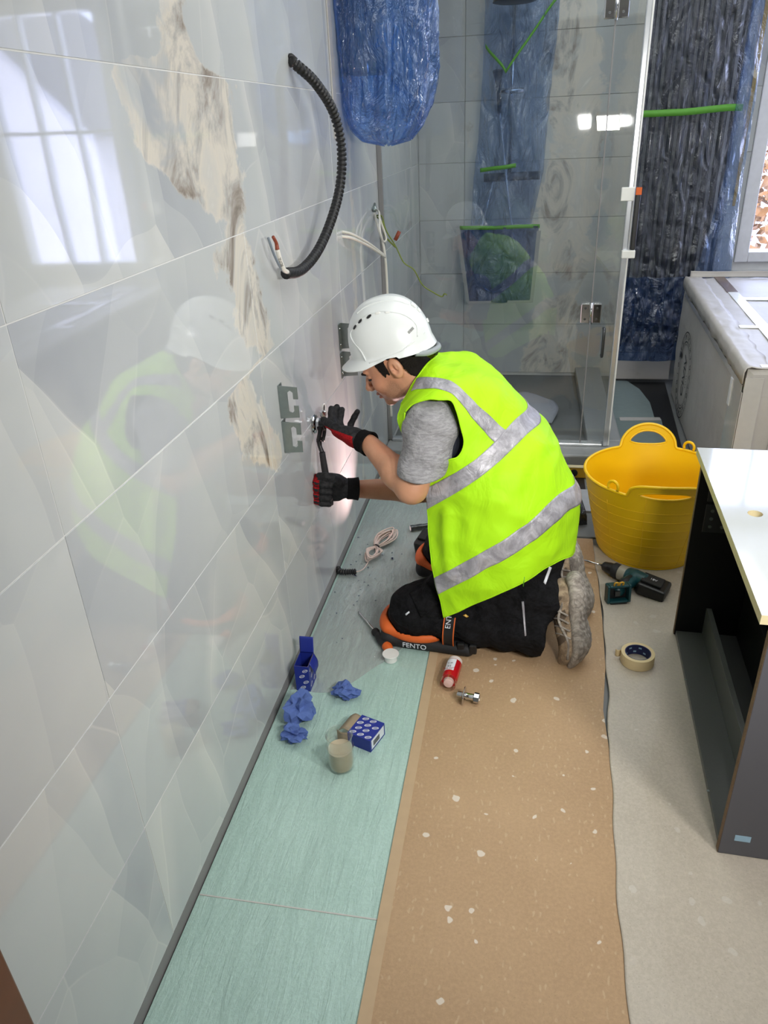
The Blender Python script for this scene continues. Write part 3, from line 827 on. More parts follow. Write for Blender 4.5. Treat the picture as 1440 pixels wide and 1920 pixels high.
# ================================================================== SHOWER ENCLOSURE
tray = empty('shower_tray', (0.6, 3.5, 0), 'grey shower tray with raised kerb below the glass enclosure', 'shower tray')
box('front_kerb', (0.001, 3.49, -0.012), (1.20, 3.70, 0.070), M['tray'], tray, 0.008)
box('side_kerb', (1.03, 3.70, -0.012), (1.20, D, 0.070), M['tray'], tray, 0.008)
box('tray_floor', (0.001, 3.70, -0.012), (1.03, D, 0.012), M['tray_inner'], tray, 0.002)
tag(sheet('dust_cloth', net([[(0.55, 4.02, 0.03), (0.68, 4.0, 0.055), (0.86, 4.04, 0.03)], [(0.52, 4.2, 0.06), (0.68, 4.2, 0.10), (0.90, 4.22, 0.05)], [(0.56, 4.42, 0.03), (0.70, 4.46, 0.07), (0.88, 4.40, 0.035)]], 24, 24), M['white_cloth'], thick=0.004),
    'folded grey dust cloth lying on the shower floor behind the glass', 'cloth')
ench = empty('shower_enclosure', (0.55, 3.63, 0.07), 'clear glass shower enclosure with hinged door in front of the rear wall', 'shower enclosure')
GZ0, GZ1 = 0.085, 2.20
box('door_panel', (0.022, 3.626, GZ0), (0.984, 3.634, GZ1), M['glass'], ench)
box('fixed_panel', (0.990, 3.626, GZ0), (1.098, 3.634, GZ1), M['glass'], ench)
box('side_panel', (1.108, 3.650, GZ0), (1.116, 4.985, GZ1), M['glass'], ench)
box('corner_post', (1.099, 3.614, 0.072), (1.122, 3.646, GZ1), M['alu'], ench, 0.004)
box('post_strip', (1.1221, 3.622, 0.072), (1.130, 3.638, GZ1), M['white_plastic'], ench, 0.002)
box('wall_seal', (0.0005, 3.622, 0.072), (0.0218, 3.638, GZ1), M['gasket'], ench, 0.002)
box('door_seal', (0.9845, 3.624, GZ0), (0.9895, 3.636, GZ1), M['gasket'], ench)
box('bottom_rail', (0.022, 3.610, 0.0705), (1.093, 3.650, 0.0845), M['alu'], ench, 0.003)
for hz in (0.735, 1.935):
    h = empty('hinge', (0.987, 3.62, hz)); h.parent = ench; h.matrix_parent_inverse = parent_world(ench).inverted()
    box('hinge_leaf', (0.940, 3.613, hz - 0.045), (0.982, 3.625, hz + 0.045), M['chrome'], h, 0.004)
    box('hinge_leaf', (0.992, 3.613, hz - 0.045), (1.034, 3.625, hz + 0.045), M['chrome'], h, 0.004)
    tube('hinge_pin', [(0.987, 3.616, hz - 0.05), (0.987, 3.616, hz + 0.05)], 0.006, M['chrome'], h)
    for sx in (0.961, 1.013):
        for dz in (-0.025, 0.025):
            lathe('screw_head', [(0.001, 0), (0.006, 0.0), (0.005, 0.003)], M['dark_steel'], h, (sx, 3.613, hz + dz), (0, -1, 0), 12)
hd = empty('door_handle', (1.05, 3.61, 0.6)); hd.parent = ench; hd.matrix_parent_inverse = parent_world(ench).inverted()
tube('grip', [(1.052, 3.624, 0.665), (1.052, 3.598, 0.662), (1.052, 3.592, 0.60), (1.052, 3.598, 0.540), (1.052, 3.624, 0.537)], 0.007, M['dark_steel'], hd, n=24)
# tall bar handle on the outer post
bh = empty('bar_handle', (1.14, 3.60, 1.0)); bh.parent = ench; bh.matrix_parent_inverse = parent_world(ench).inverted()
box('grip', (1.128, 3.585, 1.02), (1.150, 3.607, 1.27), M['black'], bh, 0.005)
box('end_plate', (1.095, 3.580, 0.985), (1.152, 3.610, 1.018), M['white_plastic'], bh, 0.003)
box('end_plate', (1.070, 3.600, 1.22), (1.126, 3.608, 1.275), M['white_plastic'], bh, 0.003)
box('tape_label', (1.128, 3.582, 1.245), (1.152, 3.5845, 1.275), M['orange'], bh)

# ---- riser shower on the back wall, wrapped in plastic
rs = empty('riser_shower', (0.55, D, 1.25), 'chrome riser shower with bar valve behind blue plastic on the rear wall', 'shower')
tube('riser_rail', [(0.555, 4.935, 1.27), (0.555, 4.935, 2.12)], 0.011, M['chrome'], rs)
tube('bar_valve', [(0.405, 4.93, 1.25), (0.735, 4.93, 1.255)], 0.024, M['dark_steel'], rs, 16)
for px_ in (0.46, 0.68): tube('wall_elbow', [(px_, 4.998, 1.25), (px_, 4.93, 1.25)], 0.018, M['chrome'], rs)
tube('slider', [(0.49, 4.93, 1.70), (0.62, 4.93, 1.70)], 0.016, M['chrome'], rs)
tube('hand_shower', [(0.49, 4.92, 1.58), (0.48, 4.90, 1.72), (0.475, 4.87, 1.80)], [0.012, 0.014, 0.03], M['dark_steel'], rs, n=16)
tube('hose', [(0.46, 4.925, 1.23), (0.41, 4.90, 1.02), (0.35, 4.88, 0.82), (0.37, 4.88, 0.66), (0.50, 4.885, 0.585), (0.62, 4.88, 0.70), (0.56, 4.90, 1.1), (0.49, 4.915, 1.6)], 0.008, M['alu'], rs, n=90)
lathe('rain_head', [(0.02, 0.02), (0.11, 0.012), (0.115, 0.0), (0.10, -0.004)], M['dark_steel'], rs, (0.56, 4.72, 2.10))
tube('head_arm', [(0.555, 4.935, 2.12), (0.555, 4.93, 2.2), (0.56, 4.72, 2.2), (0.56, 4.72, 2.12)], 0.011, M['chrome'], rs, n=24)
def film(name, rows, ydepth, mat, label, cat='plastic sheet', bulge=0.05, amp=0.014, nu=70, nv=120, seed=0, group=None, vertical=0.3):
    """rows: (z, x_left, x_right) from the top down"""
    zz = np.array([r[0] for r in rows]); G = np.zeros((nv, nu, 3))
    for i, s in enumerate(np.linspace(0, 1, nv)):
        z = zz[0] + (zz[-1] - zz[0]) * s
        xl = np.interp(-z, -zz, [r[1] for r in rows]); xr = np.interp(-z, -zz, [r[2] for r in rows])
        for j, u in enumerate(np.linspace(0, 1, nu)):
            x = xl + (xr - xl) * u
            d = bulge * math.sin(PI * u) ** 0.6
            p = Vector((x * 9 + seed, z * 9 * vertical, seed))
            d += amp * (mnoise.noise(p) + 0.5 * mnoise.noise(p * 2.3) + 0.9 * (0.5 - abs(mnoise.noise(p * 1.6 + Vector((7, 3, 1))))))
            G[i, j] = (x + 0.004 * mnoise.noise(Vector((x * 5, z * 16, seed))), ydepth - d, z + 0.006 * mnoise.noise(Vector((x * 14, z * 3, seed + 4))))
    o = sheet(name, G, mat); return tag(o, label, cat, group), G
def tape_on(G, i0, i1, j0, j1, mat, parent, up=0.004, name='tape', wid=None):
    """strip of tape lying on a film grid between (row,col) fractions"""
    nv, nu = G.shape[:2]; n = 22; Wd = []
    N_ = grid_normals(G); N_ *= np.sign(-N_[..., 1:2] + 1e-9)
    for t in np.linspace(0, 1, n):
        j = int(np.clip((j0 + (j1 - j0) * t) * (nu - 1), 0, nu - 1)); i = int(np.clip((i0 + (i1 - i0) * t) * (nv - 1), 0, nv - 1))
        p = G[i, j].copy(); p[1] -= up
        Wd.append([p + (0, 0, wid / 2), p - (0, 0, wid / 2)])
    Wd = np.array(Wd); pad = np.concatenate([np.repeat(Wd[:1], 4, 0) + (Wd[0] - Wd[1]) * np.arange(4, 0, -1)[:, None, None], Wd, np.repeat(Wd[-1:], 4, 0) + (Wd[-1] - Wd[-2]) * np.arange(1, 5)[:, None, None]])
    Wd = np.mean([pad[k:k + n] for k in range(9)], 0); Wd[..., 1] -= 0.004
    return sheet(name, Wd, mat, parent, thick=0.0008)
f1, G1 = film('plastic_wrap', [(2.20, 0.40, 0.80), (1.95, 0.395, 0.79), (1.78, 0.39, 0.775), (1.45, 0.37, 0.76), (1.28, 0.35, 0.755), (1.12, 0.34, 0.72), (0.995, 0.335, 0.70)],
              4.87, M['blue_film_thin'], 'blue plastic wrap over the riser shower on the rear wall, upper sheet', bulge=0.07, amp=0.03, seed=3)
tape_on(G1, 0.752, 0.735, 0.10, 0.62, M['tape_green'], f1, wid=0.022)
tape_on(G1, 0.06, 0.34, 0.98, 0.36, M['tape_green'], f1, wid=0.02)
tape_on(G1, 0.24, 0.34, 0.03, 0.36, M['tape_green'], f1, wid=0.02)
f2, G2f = film('plastic_wrap', [(0.985, 0.27, 0.745), (0.86, 0.285, 0.735), (0.70, 0.30, 0.725), (0.54, 0.33, 0.715)], 4.845, M['blue_film_dark'],
               'dark blue plastic wrap with a green taped top edge, lower sheet in the shower', bulge=0.05, amp=0.02, seed=9, nv=60)
tape_on(G2f, 0.01, 0.01, 0.0, 1.0, M['tape_green'], f2, wid=0.022, up=0.01)
for a, b in (((0.262, 0.98), (0.325, 0.535)), ((0.745, 0.96), (0.72, 0.535))):
    prism('tape', [(a[0] - 0.012, 4.80, a[1]), (a[0] + 0.012, 4.80, a[1]), (b[0] + 0.010, 4.81, b[1]), (b[0] - 0.010, 4.81, b[1])], (0, 0.001, 0), M['tape_grey'], f2)
prism('tape', [(0.32, 4.80, 0.548), (0.72, 4.80, 0.552), (0.72, 4.80, 0.535), (0.32, 4.80, 0.530)], (0, 0.001, 0), M['tape_grey'], f2)

# ---- blue bag hanging from the marble wall in front of the glass
def bulb(parent, name, z0, z1, prof, mat, amp, nu=200, nv=220, seed=0):
    G = np.zeros((nv, nu, 3)); zz = [p[0] for p in prof]
    for i, s in enumerate(np.linspace(0, 1, nv)):
        z = z0 + (z1 - z0) * s
        cx, cy, rx, ry = [np.interp(z, zz, [p[k] for p in prof]) for k in (1, 2, 3, 4)]
        for j, th in enumerate(np.linspace(0, 2 * PI, nu)):
            c_, s_ = math.cos(th), math.sin(th)
            q = Vector((c_ * 1.6 + seed, s_ * 1.6, z * 3.0))
            w_ = Vector((q.x * 2.2, q.y * 2.2, q.z * 1.1)) + 0.5 * Vector((mnoise.noise(q * 1.5), mnoise.noise(q * 1.5 + Vector((9, 1, 4))), 0))
            r = 1 + amp * (mnoise.noise(q * 1.1) + 1.2 * (0.3 - abs(mnoise.noise(w_))) + 0.8 * (0.3 - abs(mnoise.noise(w_ * 2.1 + Vector((3, 8, 2))))) + 0.35 * (0.3 - abs(mnoise.noise(w_ * 4.7))))
            e = 0.75
            x = cx + rx * r * math.copysign(abs(c_) ** e, c_); y = cy + ry * r * math.copysign(abs(s_) ** e, s_)
            G[i, j] = (max(x, 0.004), y, z + 0.01 * mnoise.noise(q * 3))
    return sheet(name, G, mat, parent)
bag = empty('plastic_bag', (0.16, 3.1, 1.5), 'large crumpled blue plastic bag hanging on the marble wall above the man', 'plastic bag')
bulb(bag, 'bag_film', 1.49, 2.39, [(1.49, 0.150, 3.06, 0.012, 0.02), (1.505, 0.150, 3.06, 0.085, 0.08), (1.55, 0.15, 3.06, 0.125, 0.13), (1.62, 0.157, 3.07, 0.148, 0.16), (1.75, 0.162, 3.08, 0.155, 0.18), (2.0, 0.163, 3.09, 0.158, 0.19), (2.39, 0.16, 3.1, 0.155, 0.19)], M['blue_film'], 0.15, seed=1)
inn = empty('wall_fitting', (0.14, 3.1, 1.6), 'pale fitting hidden inside the hanging blue bag', 'fitting')
box('fitting_body', (0.0015, 3.02, 1.72), (0.15, 3.16, 2.36), plain('grey_fitting', (96, 100, 108), 0.4), inn, 0.02)
tag(box('protective_strip', (0.0012, 2.842, 1.52), (0.006, 2.885, 2.38), M['tape_clear'], None), 'pale clear tape strip on the marble left of the blue bag', 'tape')

# ---- radiator and its plastic
rad = empty('radiator', (1.53, D, 0.25), 'black column radiator wrapped in plastic beside the window', 'radiator')
RX = np.linspace(1.285, 1.765, 10)
tb, tf = tube_data([(0, 0, 0.24), (0, 0, 0.27), (0, 0, 2.18), (0, 0, 2.21)], [0.012, 0.019, 0.019, 0.012], 12)
tme = pyd('tube', tb, tf); tme.materials.append(M['radiator'])
for x in RX:
    o = link('tube', tme, None, rad, smooth=True); o.location = (float(x), 4.90, 0)
    o.matrix_parent_inverse = parent_world(rad).inverted()
box('top_header', (1.26, 4.905, 2.17), (1.79, 4.945, 2.21), M['radiator'], rad, 0.01)
box('bottom_header', (1.26, 4.905, 0.26), (1.79, 4.945, 0.30), M['radiator'], rad, 0.01)
for x in (1.36, 1.69):
    for z in (0.5, 2.0): box('bracket', (x - 0.015, 4.925, z), (x + 0.015, 4.999, z + 0.04), M['radiator'], rad)
f3, G3 = film('plastic_sheet', [(2.36, 1.235, 1.80), (1.55, 1.245, 1.795), (0.90, 1.26, 1.80), (0.38, 1.27, 1.80)], 4.868, M['clear_film'],
              'clear crinkled plastic sheet taped over the black radiator', bulge=0.012, amp=0.010, nu=80, nv=150, seed=5, vertical=0.2)
tape_on(G3, 0.412, 0.408, 0.0, 1.0, M['tape_green'], f3, wid=0.034, up=0.016)
f4, G4 = film('plastic_sheet', [(2.36, 1.76, 1.845), (1.2, 1.75, 1.85), (0.80, 1.69, 1.865), (0.66, 1.66, 1.865)], 4.835, M['blue_film_thin'],
              'blue plastic edge strip hanging between radiator and window', bulge=0.02, amp=0.01, nu=24, nv=120, seed=12, vertical=0.2)
f5, G5 = film('plastic_sheet', [(0.68, 1.23, 1.74), (0.5, 1.235, 1.72), (0.35, 1.24, 1.70), (0.17, 1.24, 1.68)], 4.835, M['blue_film_dark'],
              'dark blue plastic sheet bunched at the foot of the radiator', bulge=0.02, amp=0.02, nu=60, nv=60, seed=22, vertical=0.4)
tag(prism('tape_strip', [(1.856, 4.985, 2.38), (1.880, 4.985, 2.38), (1.868, 4.985, 1.05), (1.852, 4.985, 1.05)], (0, 0.002, 0), M['yellow_paint']), 'yellow tape strip running down the tiles beside the window frame', 'tape')
tag(box('plasterboard_offcut', (1.20, 4.93, 0.012), (1.62, 4.955, 0.19), M['carton'], None, 0.004), 'off white plasterboard piece standing at the wall foot under the radiator plastic', 'panel')
# ---- floor pieces between the shower and the carton
slab('floor_membrane', [(1.205, 3.2), (1.48, 3.2), (1.60, 4.93), (1.205, 4.93)], -0.011, -0.006, M['black'], 'black membrane showing between the grey floor boards by the carton', 'floor cover')
slab('backer_board', [(1.215, 3.62), (1.27, 3.62), (1.44, 3.64), (1.475, 4.22), (1.215, 4.20)], -0.006, 0.004, plain('grey_backer', (116, 130, 130), 0.6), 'grey backer board on the floor beside the shower kerb, nearer piece', 'floor board', None, 0.001)
slab('backer_board', [(1.215, 4.205), (1.44, 4.225), (1.45, 4.5), (1.42, 4.75), (1.36, 4.92), (1.215, 4.92)], -0.006, 0.005, plain('grey_backer_far', (124, 138, 138), 0.6), 'grey backer board on the floor beside the shower kerb, farther piece with clear tape', 'floor board', None, 0.001)
tag(prism('tape_strip', [(1.245, 4.17, 0.0052), (1.47, 4.185, 0.0052), (1.47, 4.235, 0.0052), (1.245, 4.225, 0.0052)], (0, 0, 0.001), M['tape_clear']), 'clear tape strip joining the two grey backer boards', 'tape')
slab('backer_board', [(0.50, 2.95), (0.93, 2.95), (0.93, 3.46), (0.50, 3.46)], -0.011, -0.001, plain('pale_backer', (150, 160, 158), 0.6), 'pale backer board on the floor in front of the shower kerb', 'floor board')
slab('floor_membrane', [(0.94, 2.8), (1.5, 2.8), (1.5, 3.48), (0.94, 3.48)], -0.011, -0.003, M['slab'], 'grey rough floor behind the yellow tub', 'floor cover')
slab('black_strip', [(0.93, 3.25), (1.0, 3.25), (1.0, 3.48), (0.93, 3.48)], -0.002, 0.001, M['black'], 'short black membrane strip on the floor by the spirit level', 'strip')
slab('grey_offcut', [(0.925, 3.02), (1.02, 3.02), (1.02, 3.24), (0.925, 3.24)], -0.002, 0.006, plain('pale_grey_offcut', (168, 170, 174), 0.6), 'pale grey offcut on the floor left of the yellow tub', 'offcut')
lv = empty('spirit_level', (1.0, 3.40, 0.0), 'yellow spirit level lying on the floor between man and tub', 'spirit level')
box('level_body', (0.55, 3.375, 0.001), (1.14, 3.398, 0.055), M['yellow_paint'], lv, 0.003)
box('level_edge', (0.549, 3.372, 0.055), (1.141, 3.401, 0.058), M['cream'], lv)
lathe('vial', [(0.018, 0), (0.018, 0.004)], M['black'], lv, (0.95, 3.375, 0.028), (0, -1, 0), 16)
tb_ = sheet('black_bag', net([[(0.86, 2.90, 0.002), (0.92, 2.88, 0.002), (0.985, 2.90, 0.002)], [(0.85, 2.91, 0.05), (0.92, 2.87, 0.06), (0.98, 2.91, 0.045)], [(0.86, 2.97, 0.09), (0.92, 2.97, 0.11), (0.96, 2.99, 0.08)], [(0.87, 3.04, 0.04), (0.92, 3.04, 0.05), (0.96, 3.04, 0.04)]], 24, 24), make_film('black_film', (0.02, 0.02, 0.02), (0.006, 0.006, 0.007), 0.9, 0.3, 12.0), None, thick=0.003)
tag(tb_, 'crumpled black bag on the floor left of the yellow tub', 'bag')
# ================================================================== THE KNEELING MAN
YC = 2.22
person = empty('person', (0.55, 2.2, 0.0), 'man in white hard hat and fluorescent yellow vest kneeling to tighten a wall valve', 'person')
PIT = math.radians(31)
HF = np.array([-math.cos(PIT), 0.03, -math.sin(PIT)]); HF /= np.linalg.norm(HF)
HL = np.array([0.03, -1.0, 0.0]); HL -= HF * (HL @ HF); HL /= np.linalg.norm(HL)
HU = np.cross(HF, HL) * -1
if HU[2] < 0: HU = -HU
H0 = np.array([0.296, 2.195, 0.903]); HS = 0.94
HB = np.stack([HF, HU, HL])
def hloc(P): return ((P - H0) @ HB.T) / HS
def hw(f, u, l): return H0 + HS * (f * HF + u * HU + l * HL)
def head_sdf(P):
    q = hloc(P).astype(np.float32); m = q.copy(); m[:, 2] = np.abs(m[:, 2])
    d = ell(q, (-0.012, 0.045, 0), (0.096, 0.092, 0.076))
    d = smin(d, ell(q, (0.030, -0.02, 0), (0.064, 0.088, 0.062)), 0.03)
    d = smin(d, ell(q, (0.028, -0.064, 0), (0.056, 0.044, 0.052)), 0.02)
    d = smin(d, ell(q, (0.074, -0.098, 0), (0.019, 0.018, 0.024)), 0.022)
    d = smin(d, ell(m, (0.056, -0.030, 0.036), (0.028, 0.026, 0.022)), 0.02)
    d = smin(d, ell(m, (0.083, 0.029, 0.026), (0.014, 0.009, 0.022)), 0.014)
    d = smax(d, -ell(m, (0.100, 0.006, 0.032), (0.022, 0.012, 0.018)), 0.010)
    d = smin(d, ell(m, (0.0745, 0.006, 0.031), (0.0135, 0.0125, 0.0135)), 0.003)
    d = smin(d, ell(m, (0.077, 0.012, 0.031), (0.0135, 0.006, 0.015)), 0.004)
    d = smin(d, chain(q, [(0.086, 0.026, 0), (0.103, -0.004, 0), (0.116, -0.022, 0)], [0.008, 0.009, 0.010], 0.006), 0.012)
    d = smin(d, ell(q, (0.115, -0.027, 0), (0.0125, 0.0105, 0.012)), 0.006)
    d = smin(d, ell(m, (0.103, -0.032, 0.012), (0.011, 0.0085, 0.008)), 0.005)
    d = smax(d, -ell(m, (0.106, -0.039, 0.007), (0.006, 0.004, 0.004)), 0.003)
    d = smin(d, ell(q, (0.090, -0.056, 0), (0.0155, 0.0075, 0.023)), 0.006)
    d = smin(d, ell(q, (0.089, -0.070, 0), (0.0145, 0.0075, 0.020)), 0.006)
    d = smax(d, -ell(q, (0.106, -0.0630, 0), (0.012, 0.0016, 0.024)), 0.003)
    m[:, 0] += 0.016
    e = ell(m, (-0.010, 0.002, 0.0785), (0.021, 0.033, 0.0095))
    e = smin(e, ell(m, (-0.004, -0.024, 0.077), (0.010, 0.010, 0.007)), 0.008)
    e = smax(e, -ell(m, (-0.007, 0.000, 0.0905), (0.0125, 0.019, 0.0125)), 0.003)
    e = smin(e, ell(m, (-0.013, 0.006, 0.0835), (0.004, 0.014, 0.004)), 0.003)
    e = smin(e, ell(m, (0.004, -0.006, 0.0820), (0.005, 0.006, 0.006)), 0.003)
    d = smin(d, e, 0.006)
    return d * HS
NB = np.array([0.455, 2.21, 0.80])
SHL, ELL_, WRL = at(806, 800, 2.045), at(772, 915, 1.985), at(692, 832, 2.145)
SHR, ELR, WRR = at(818, 800, 2.40), at(822, 918, 2.385), at(664, 917, 2.275)
def lerp(a, b, t): return a + (b - a) * t
def arm_sdf(P, s, e, w):
    d = cap(P, s, lerp(s, e, 0.55), 0.060, 0.054)
    d = smin(d, cap(P, lerp(s, e, 0.5), e, 0.055, 0.045), 0.02)
    d = smin(d, cap(P, e, lerp(e, w, 0.35), 0.045, 0.047), 0.022)
    d = smin(d, cap(P, lerp(e, w, 0.3), w, 0.046, 0.030), 0.02)
    return d
def torso_sdf(P, g=0.0):
    d = None
    for dy in (-0.055, 0.055):
        e = chain(P, [(0.745, YC + dy, 0.37), (0.60, YC + dy, 0.62), (0.475, YC + dy, 0.765)], [0.125 + g, 0.125 + g, 0.085 + g], 0.03)
        d = e if d is None else smin(d, e, 0.05)
    return d
def body_sdf(P):
    d = smin(head_sdf(P), chain(P, [hw(-0.034, -0.01, 0), hw(-0.040, -0.075, 0), NB], [0.058, 0.057, 0.066], 0.02), 0.022)
    t = torso_sdf(P, -0.012)
    t = smin(t, cap(P, NB + (0.01, 0.03, -0.02), SHR + (0, 0, -0.01), 0.065, 0.05), 0.04)
    t = smin(t, cap(P, NB + (0.01, -0.03, -0.02), SHL + (0, 0, -0.01), 0.065, 0.05), 0.04)
    d = smin(d, t, 0.03)
    d = smin(d, arm_sdf(P, SHL, ELL_, WRL), 0.03)
    return smin(d, arm_sdf(P, SHR, ELR, WRR), 0.03)
me = sdf_mesh('body', body_sdf, (0.04, 1.90, 0.22), (0.93, 2.50, 1.09), 0.0028)
V, _, _ = mesh_arrays(me)
q = hloc(V)
jaw = np.clip((-0.026 - q[:, 1]) / 0.03, 0, 1) * np.clip((q[:, 1] + 0.125) / 0.02, 0, 1) * np.clip((q[:, 0] + 0.012) / 0.02, 0, 1) * np.clip((0.125 - q[:, 0]) / 0.01, 0, 1)
side = np.clip((q[:, 0] - 0.0) / 0.015, 0, 1) * np.clip((0.045 - q[:, 0]) / 0.02, 0, 1) * np.clip((q[:, 1] + 0.06) / 0.02, 0, 1) * np.clip((0.0 - q[:, 1]) / 0.02, 0, 1)
beard = np.clip(0.95 * jaw + 0.6 * side, 0, 1)
vattr(me, 'beard', beard)
vattr(me, 'lip', (np.abs(q[:, 1] + 0.063) < 0.0125) * (np.abs(q[:, 2]) < 0.021) * (q[:, 0] > 0.088))
def armw(e, w):
    t = ((V - e) @ (w - e)) / ((w - e) @ (w - e)); dd = np.linalg.norm(V - e - np.clip(t, 0, 1)[:, None] * (w - e), axis=1)
    return (dd < 0.075) * np.clip((t + 0.1) / 0.3, 0, 1)
vattr(me, 'armhair', np.maximum(armw(ELL_, WRL), armw(ELR, WRR)))
me.materials.append(M['skin'])
link('body', me, None, person)
# eyes: dark iris / brow / lashes
def small_ell(name, c, r, mat, parent, R=None, seg=14):
    bm = bmesh.new(); bmesh.ops.create_uvsphere(bm, u_segments=seg, v_segments=seg // 2 + 2, radius=1.0)
    R = np.eye(3) if R is None else R
    for v in bm.verts: v.co = Vector([float(x) for x in np.asarray(c) + (np.array(v.co) * np.asarray(r)) @ R])
    return link(name, bm_mesh(name, bm), mat, parent, smooth=True)
for s in (1, -1):
    small_ell('eye', hw(0.0790, 0.0010, 0.034 * s), (0.0112, 0.0036, 0.0100), M['dark_print'], person, HB)
    tube('eyelash', [hw(0.0745, 0.0030, 0.0470 * s), hw(0.0835, 0.0045, 0.0420 * s), hw(0.0905, 0.0038, 0.0330 * s), hw(0.0890, 0.0015, 0.0220 * s)], 0.0013, M['hair'], person, 6, n=16)
    tube('eyebrow', [hw(0.0820, 0.0250, 0.0520 * s), hw(0.0935, 0.0300, 0.0400 * s), hw(0.0985, 0.0290, 0.0260 * s), hw(0.0975, 0.0260, 0.0130 * s)], [0.0022, 0.0042, 0.0046, 0.0034], M['hair'], person, 8, n=16)
def hair_sdf(P):
    q = hloc(P).astype(np.float32)
    d = body_sdf(P) / HS - 0.0035 - 0.0014 * np.sin(q[:, 0] * 900 + 40 * np.sin(q[:, 1] * 60)) - 0.004 * np.clip((-0.03 - q[:, 0]) / 0.04, 0, 1)
    m = q.copy(); m[:, 2] = np.abs(m[:, 2]); m[:, 0] += 0.016
    d = smax(d, -ell(m, (-0.008, 0.000, 0.085), (0.027, 0.036, 0.022)), 0.003)
    g = np.interp(q[:, 0], [-0.10, -0.065, -0.050, -0.042, 0.000, 0.006, 0.026, 0.036], [-0.055, -0.062, -0.040, 0.036, 0.034, -0.012, -0.006, 0.055])
    g = g + 0.006 * np.sin(q[:, 0] * 260 + 3 * np.sin(q[:, 2] * 150))
    d = smax(d, q[:, 1] - 0.11, 0.004)
    return smax(d, (g - q[:, 1]) * 0.7, 0.003) * HS
me = sdf_mesh('hair', hair_sdf, H0 - 0.14, H0 + 0.14, 0.0030); me.materials.append(M['hair']); link('hair', me, None, person)

# ---- hard hat
HP = math.radians(16)
KF = np.array([-math.cos(HP), 0.0, -math.sin(HP)]); KU = np.array([-math.sin(HP), 0, math.cos(HP)]); KL = np.array([0, -1.0, 0])
KC = np.array([0.292, 2.2, 0.958])
nphi, nt = 121, 64
Gh = np.zeros((nt, nphi, 3))
for j, ph in enumerate(np.linspace(0, 2 * PI, nphi)):
    c_, s_ = math.cos(ph), math.sin(ph)
    rho = 1.0 / ((abs(c_) / 0.127) ** 2.15 + (abs(s_) / 0.107) ** 2.15) ** (1 / 2.15)
    front = max(0.0, math.cos(min(abs(ph), abs(2 * PI - ph)) * 1.25)) if min(ph, 2 * PI - ph) < 1.25 else 0.0
    back = max(0.0, -c_)
    for i, t in enumerate(np.linspace(0, 1, nt)):
        if t < 0.80:
            a = t / 0.80 * PI / 2
            r = rho * math.sin(a) ** 0.86; z = 0.146 * math.cos(a) ** 0.90 + 0.002
            cr = max(0, 1 - abs(r * s_) / 0.030); z += 0.0055 * min(1, cr * 2.2) * math.cos(a * 0.75)
        else:
            b = (t - 0.80) / 0.20
            r = rho + (0.005 + 0.036 * front ** 0.8) * b ** 0.85 + 0.002 * back * b
            z = 0.002 - 0.022 * b * (1 - 0.15 * front) - 0.006 * back * b + 0.012 * b * max(0, abs(s_) ** 3 - 0.9 * max(0, c_)) * (1 if c_ > -0.3 else 0.4) - 0.006 * b * max(0, c_) ** 0.5 * abs(s_)
        Gh[i, j] = KC + KF * (r * c_) + KU * z + KL * (r * s_)
hat = empty('hard_hat', KC); hat.parent = person; hat.matrix_parent_inverse = parent_world(person).inverted()
hat['label'] = 'white hard hat with vents and barcode sticker'
sheet('shell', Gh, M['helmet'], hat, thick=0.003, offset=1 if grid_normals(Gh)[20, 0] @ KF < 0 else -1)
Nh = grid_normals(Gh); Nh *= np.sign(((Gh - KC) * Nh).sum(-1, keepdims=True) + 1e-9)
face = ((CAM_P - Gh) * Nh).sum(-1) > 0
Ph = proj(Gh); Ph[~face] = 1e6
def hat_at(zx, zy, up=0.0):          # a point of the shell under the zoomed photo coordinate
    p = (620 + zx / 6.545, 540 + zy / 6.545)
    k = np.argmin(((Ph - p) ** 2).sum(-1)); i, j = np.unravel_index(k, Ph.shape[:2])
    return Gh[i, j] + Nh[i, j] * up, Nh[i, j]
def hat_tube(name, zs, r, up=0.0005, n=50):
    return tube(name, [hat_at(*z, up)[0] for z in zs], r, M['helmet'], hat, seg=8, n=n)
hat_tube('side_ridge', [(430, 900), (370, 760), (262, 640), (245, 560), (300, 470), (380, 385), (480, 320), (600, 285), (720, 285), (900, 330), (1040, 440), (1060, 590)], 0.0022)
hat_tube('crest_ridge', [(320, 310), (450, 225), (650, 165), (850, 165), (960, 200)], 0.0030)
hat_tube('rim_ridge', [(470, 925), (660, 850), (850, 780), (1000, 680), (1150, 550)], 0.0018)
for zx, zy in ((295, 485), (372, 405), (465, 350)):
    p, n = hat_at(zx, zy, 0.0016); a = np.cross(n, np.cross(KU * 0.6 - KF, n)); a /= np.linalg.norm(a); b = np.cross(n, a)
    small_ell('vent', p, (0.0088, 0.0046, 0.0020), M['black'], hat, np.stack([a, b, n]))
for zx, zy in ((585, 312), (692, 297)):
    p, n = hat_at(zx, zy, 0.0004); a = np.cross(n, np.cross(-KF, n)); a /= np.linalg.norm(a); b = np.cross(n, a)
    small_ell('vent_cap', p, (0.0085, 0.0038, 0.002), M['white_plastic'], hat, np.stack([a, b, n]))
p, n = hat_at(985, 525, 0.0006)
xa = -KF * 0.92 + KU * 0.38; xa -= n * (xa @ n); xa /= np.linalg.norm(xa); ya = np.cross(n, xa)
bm = bmesh.new(); xo = -0.011
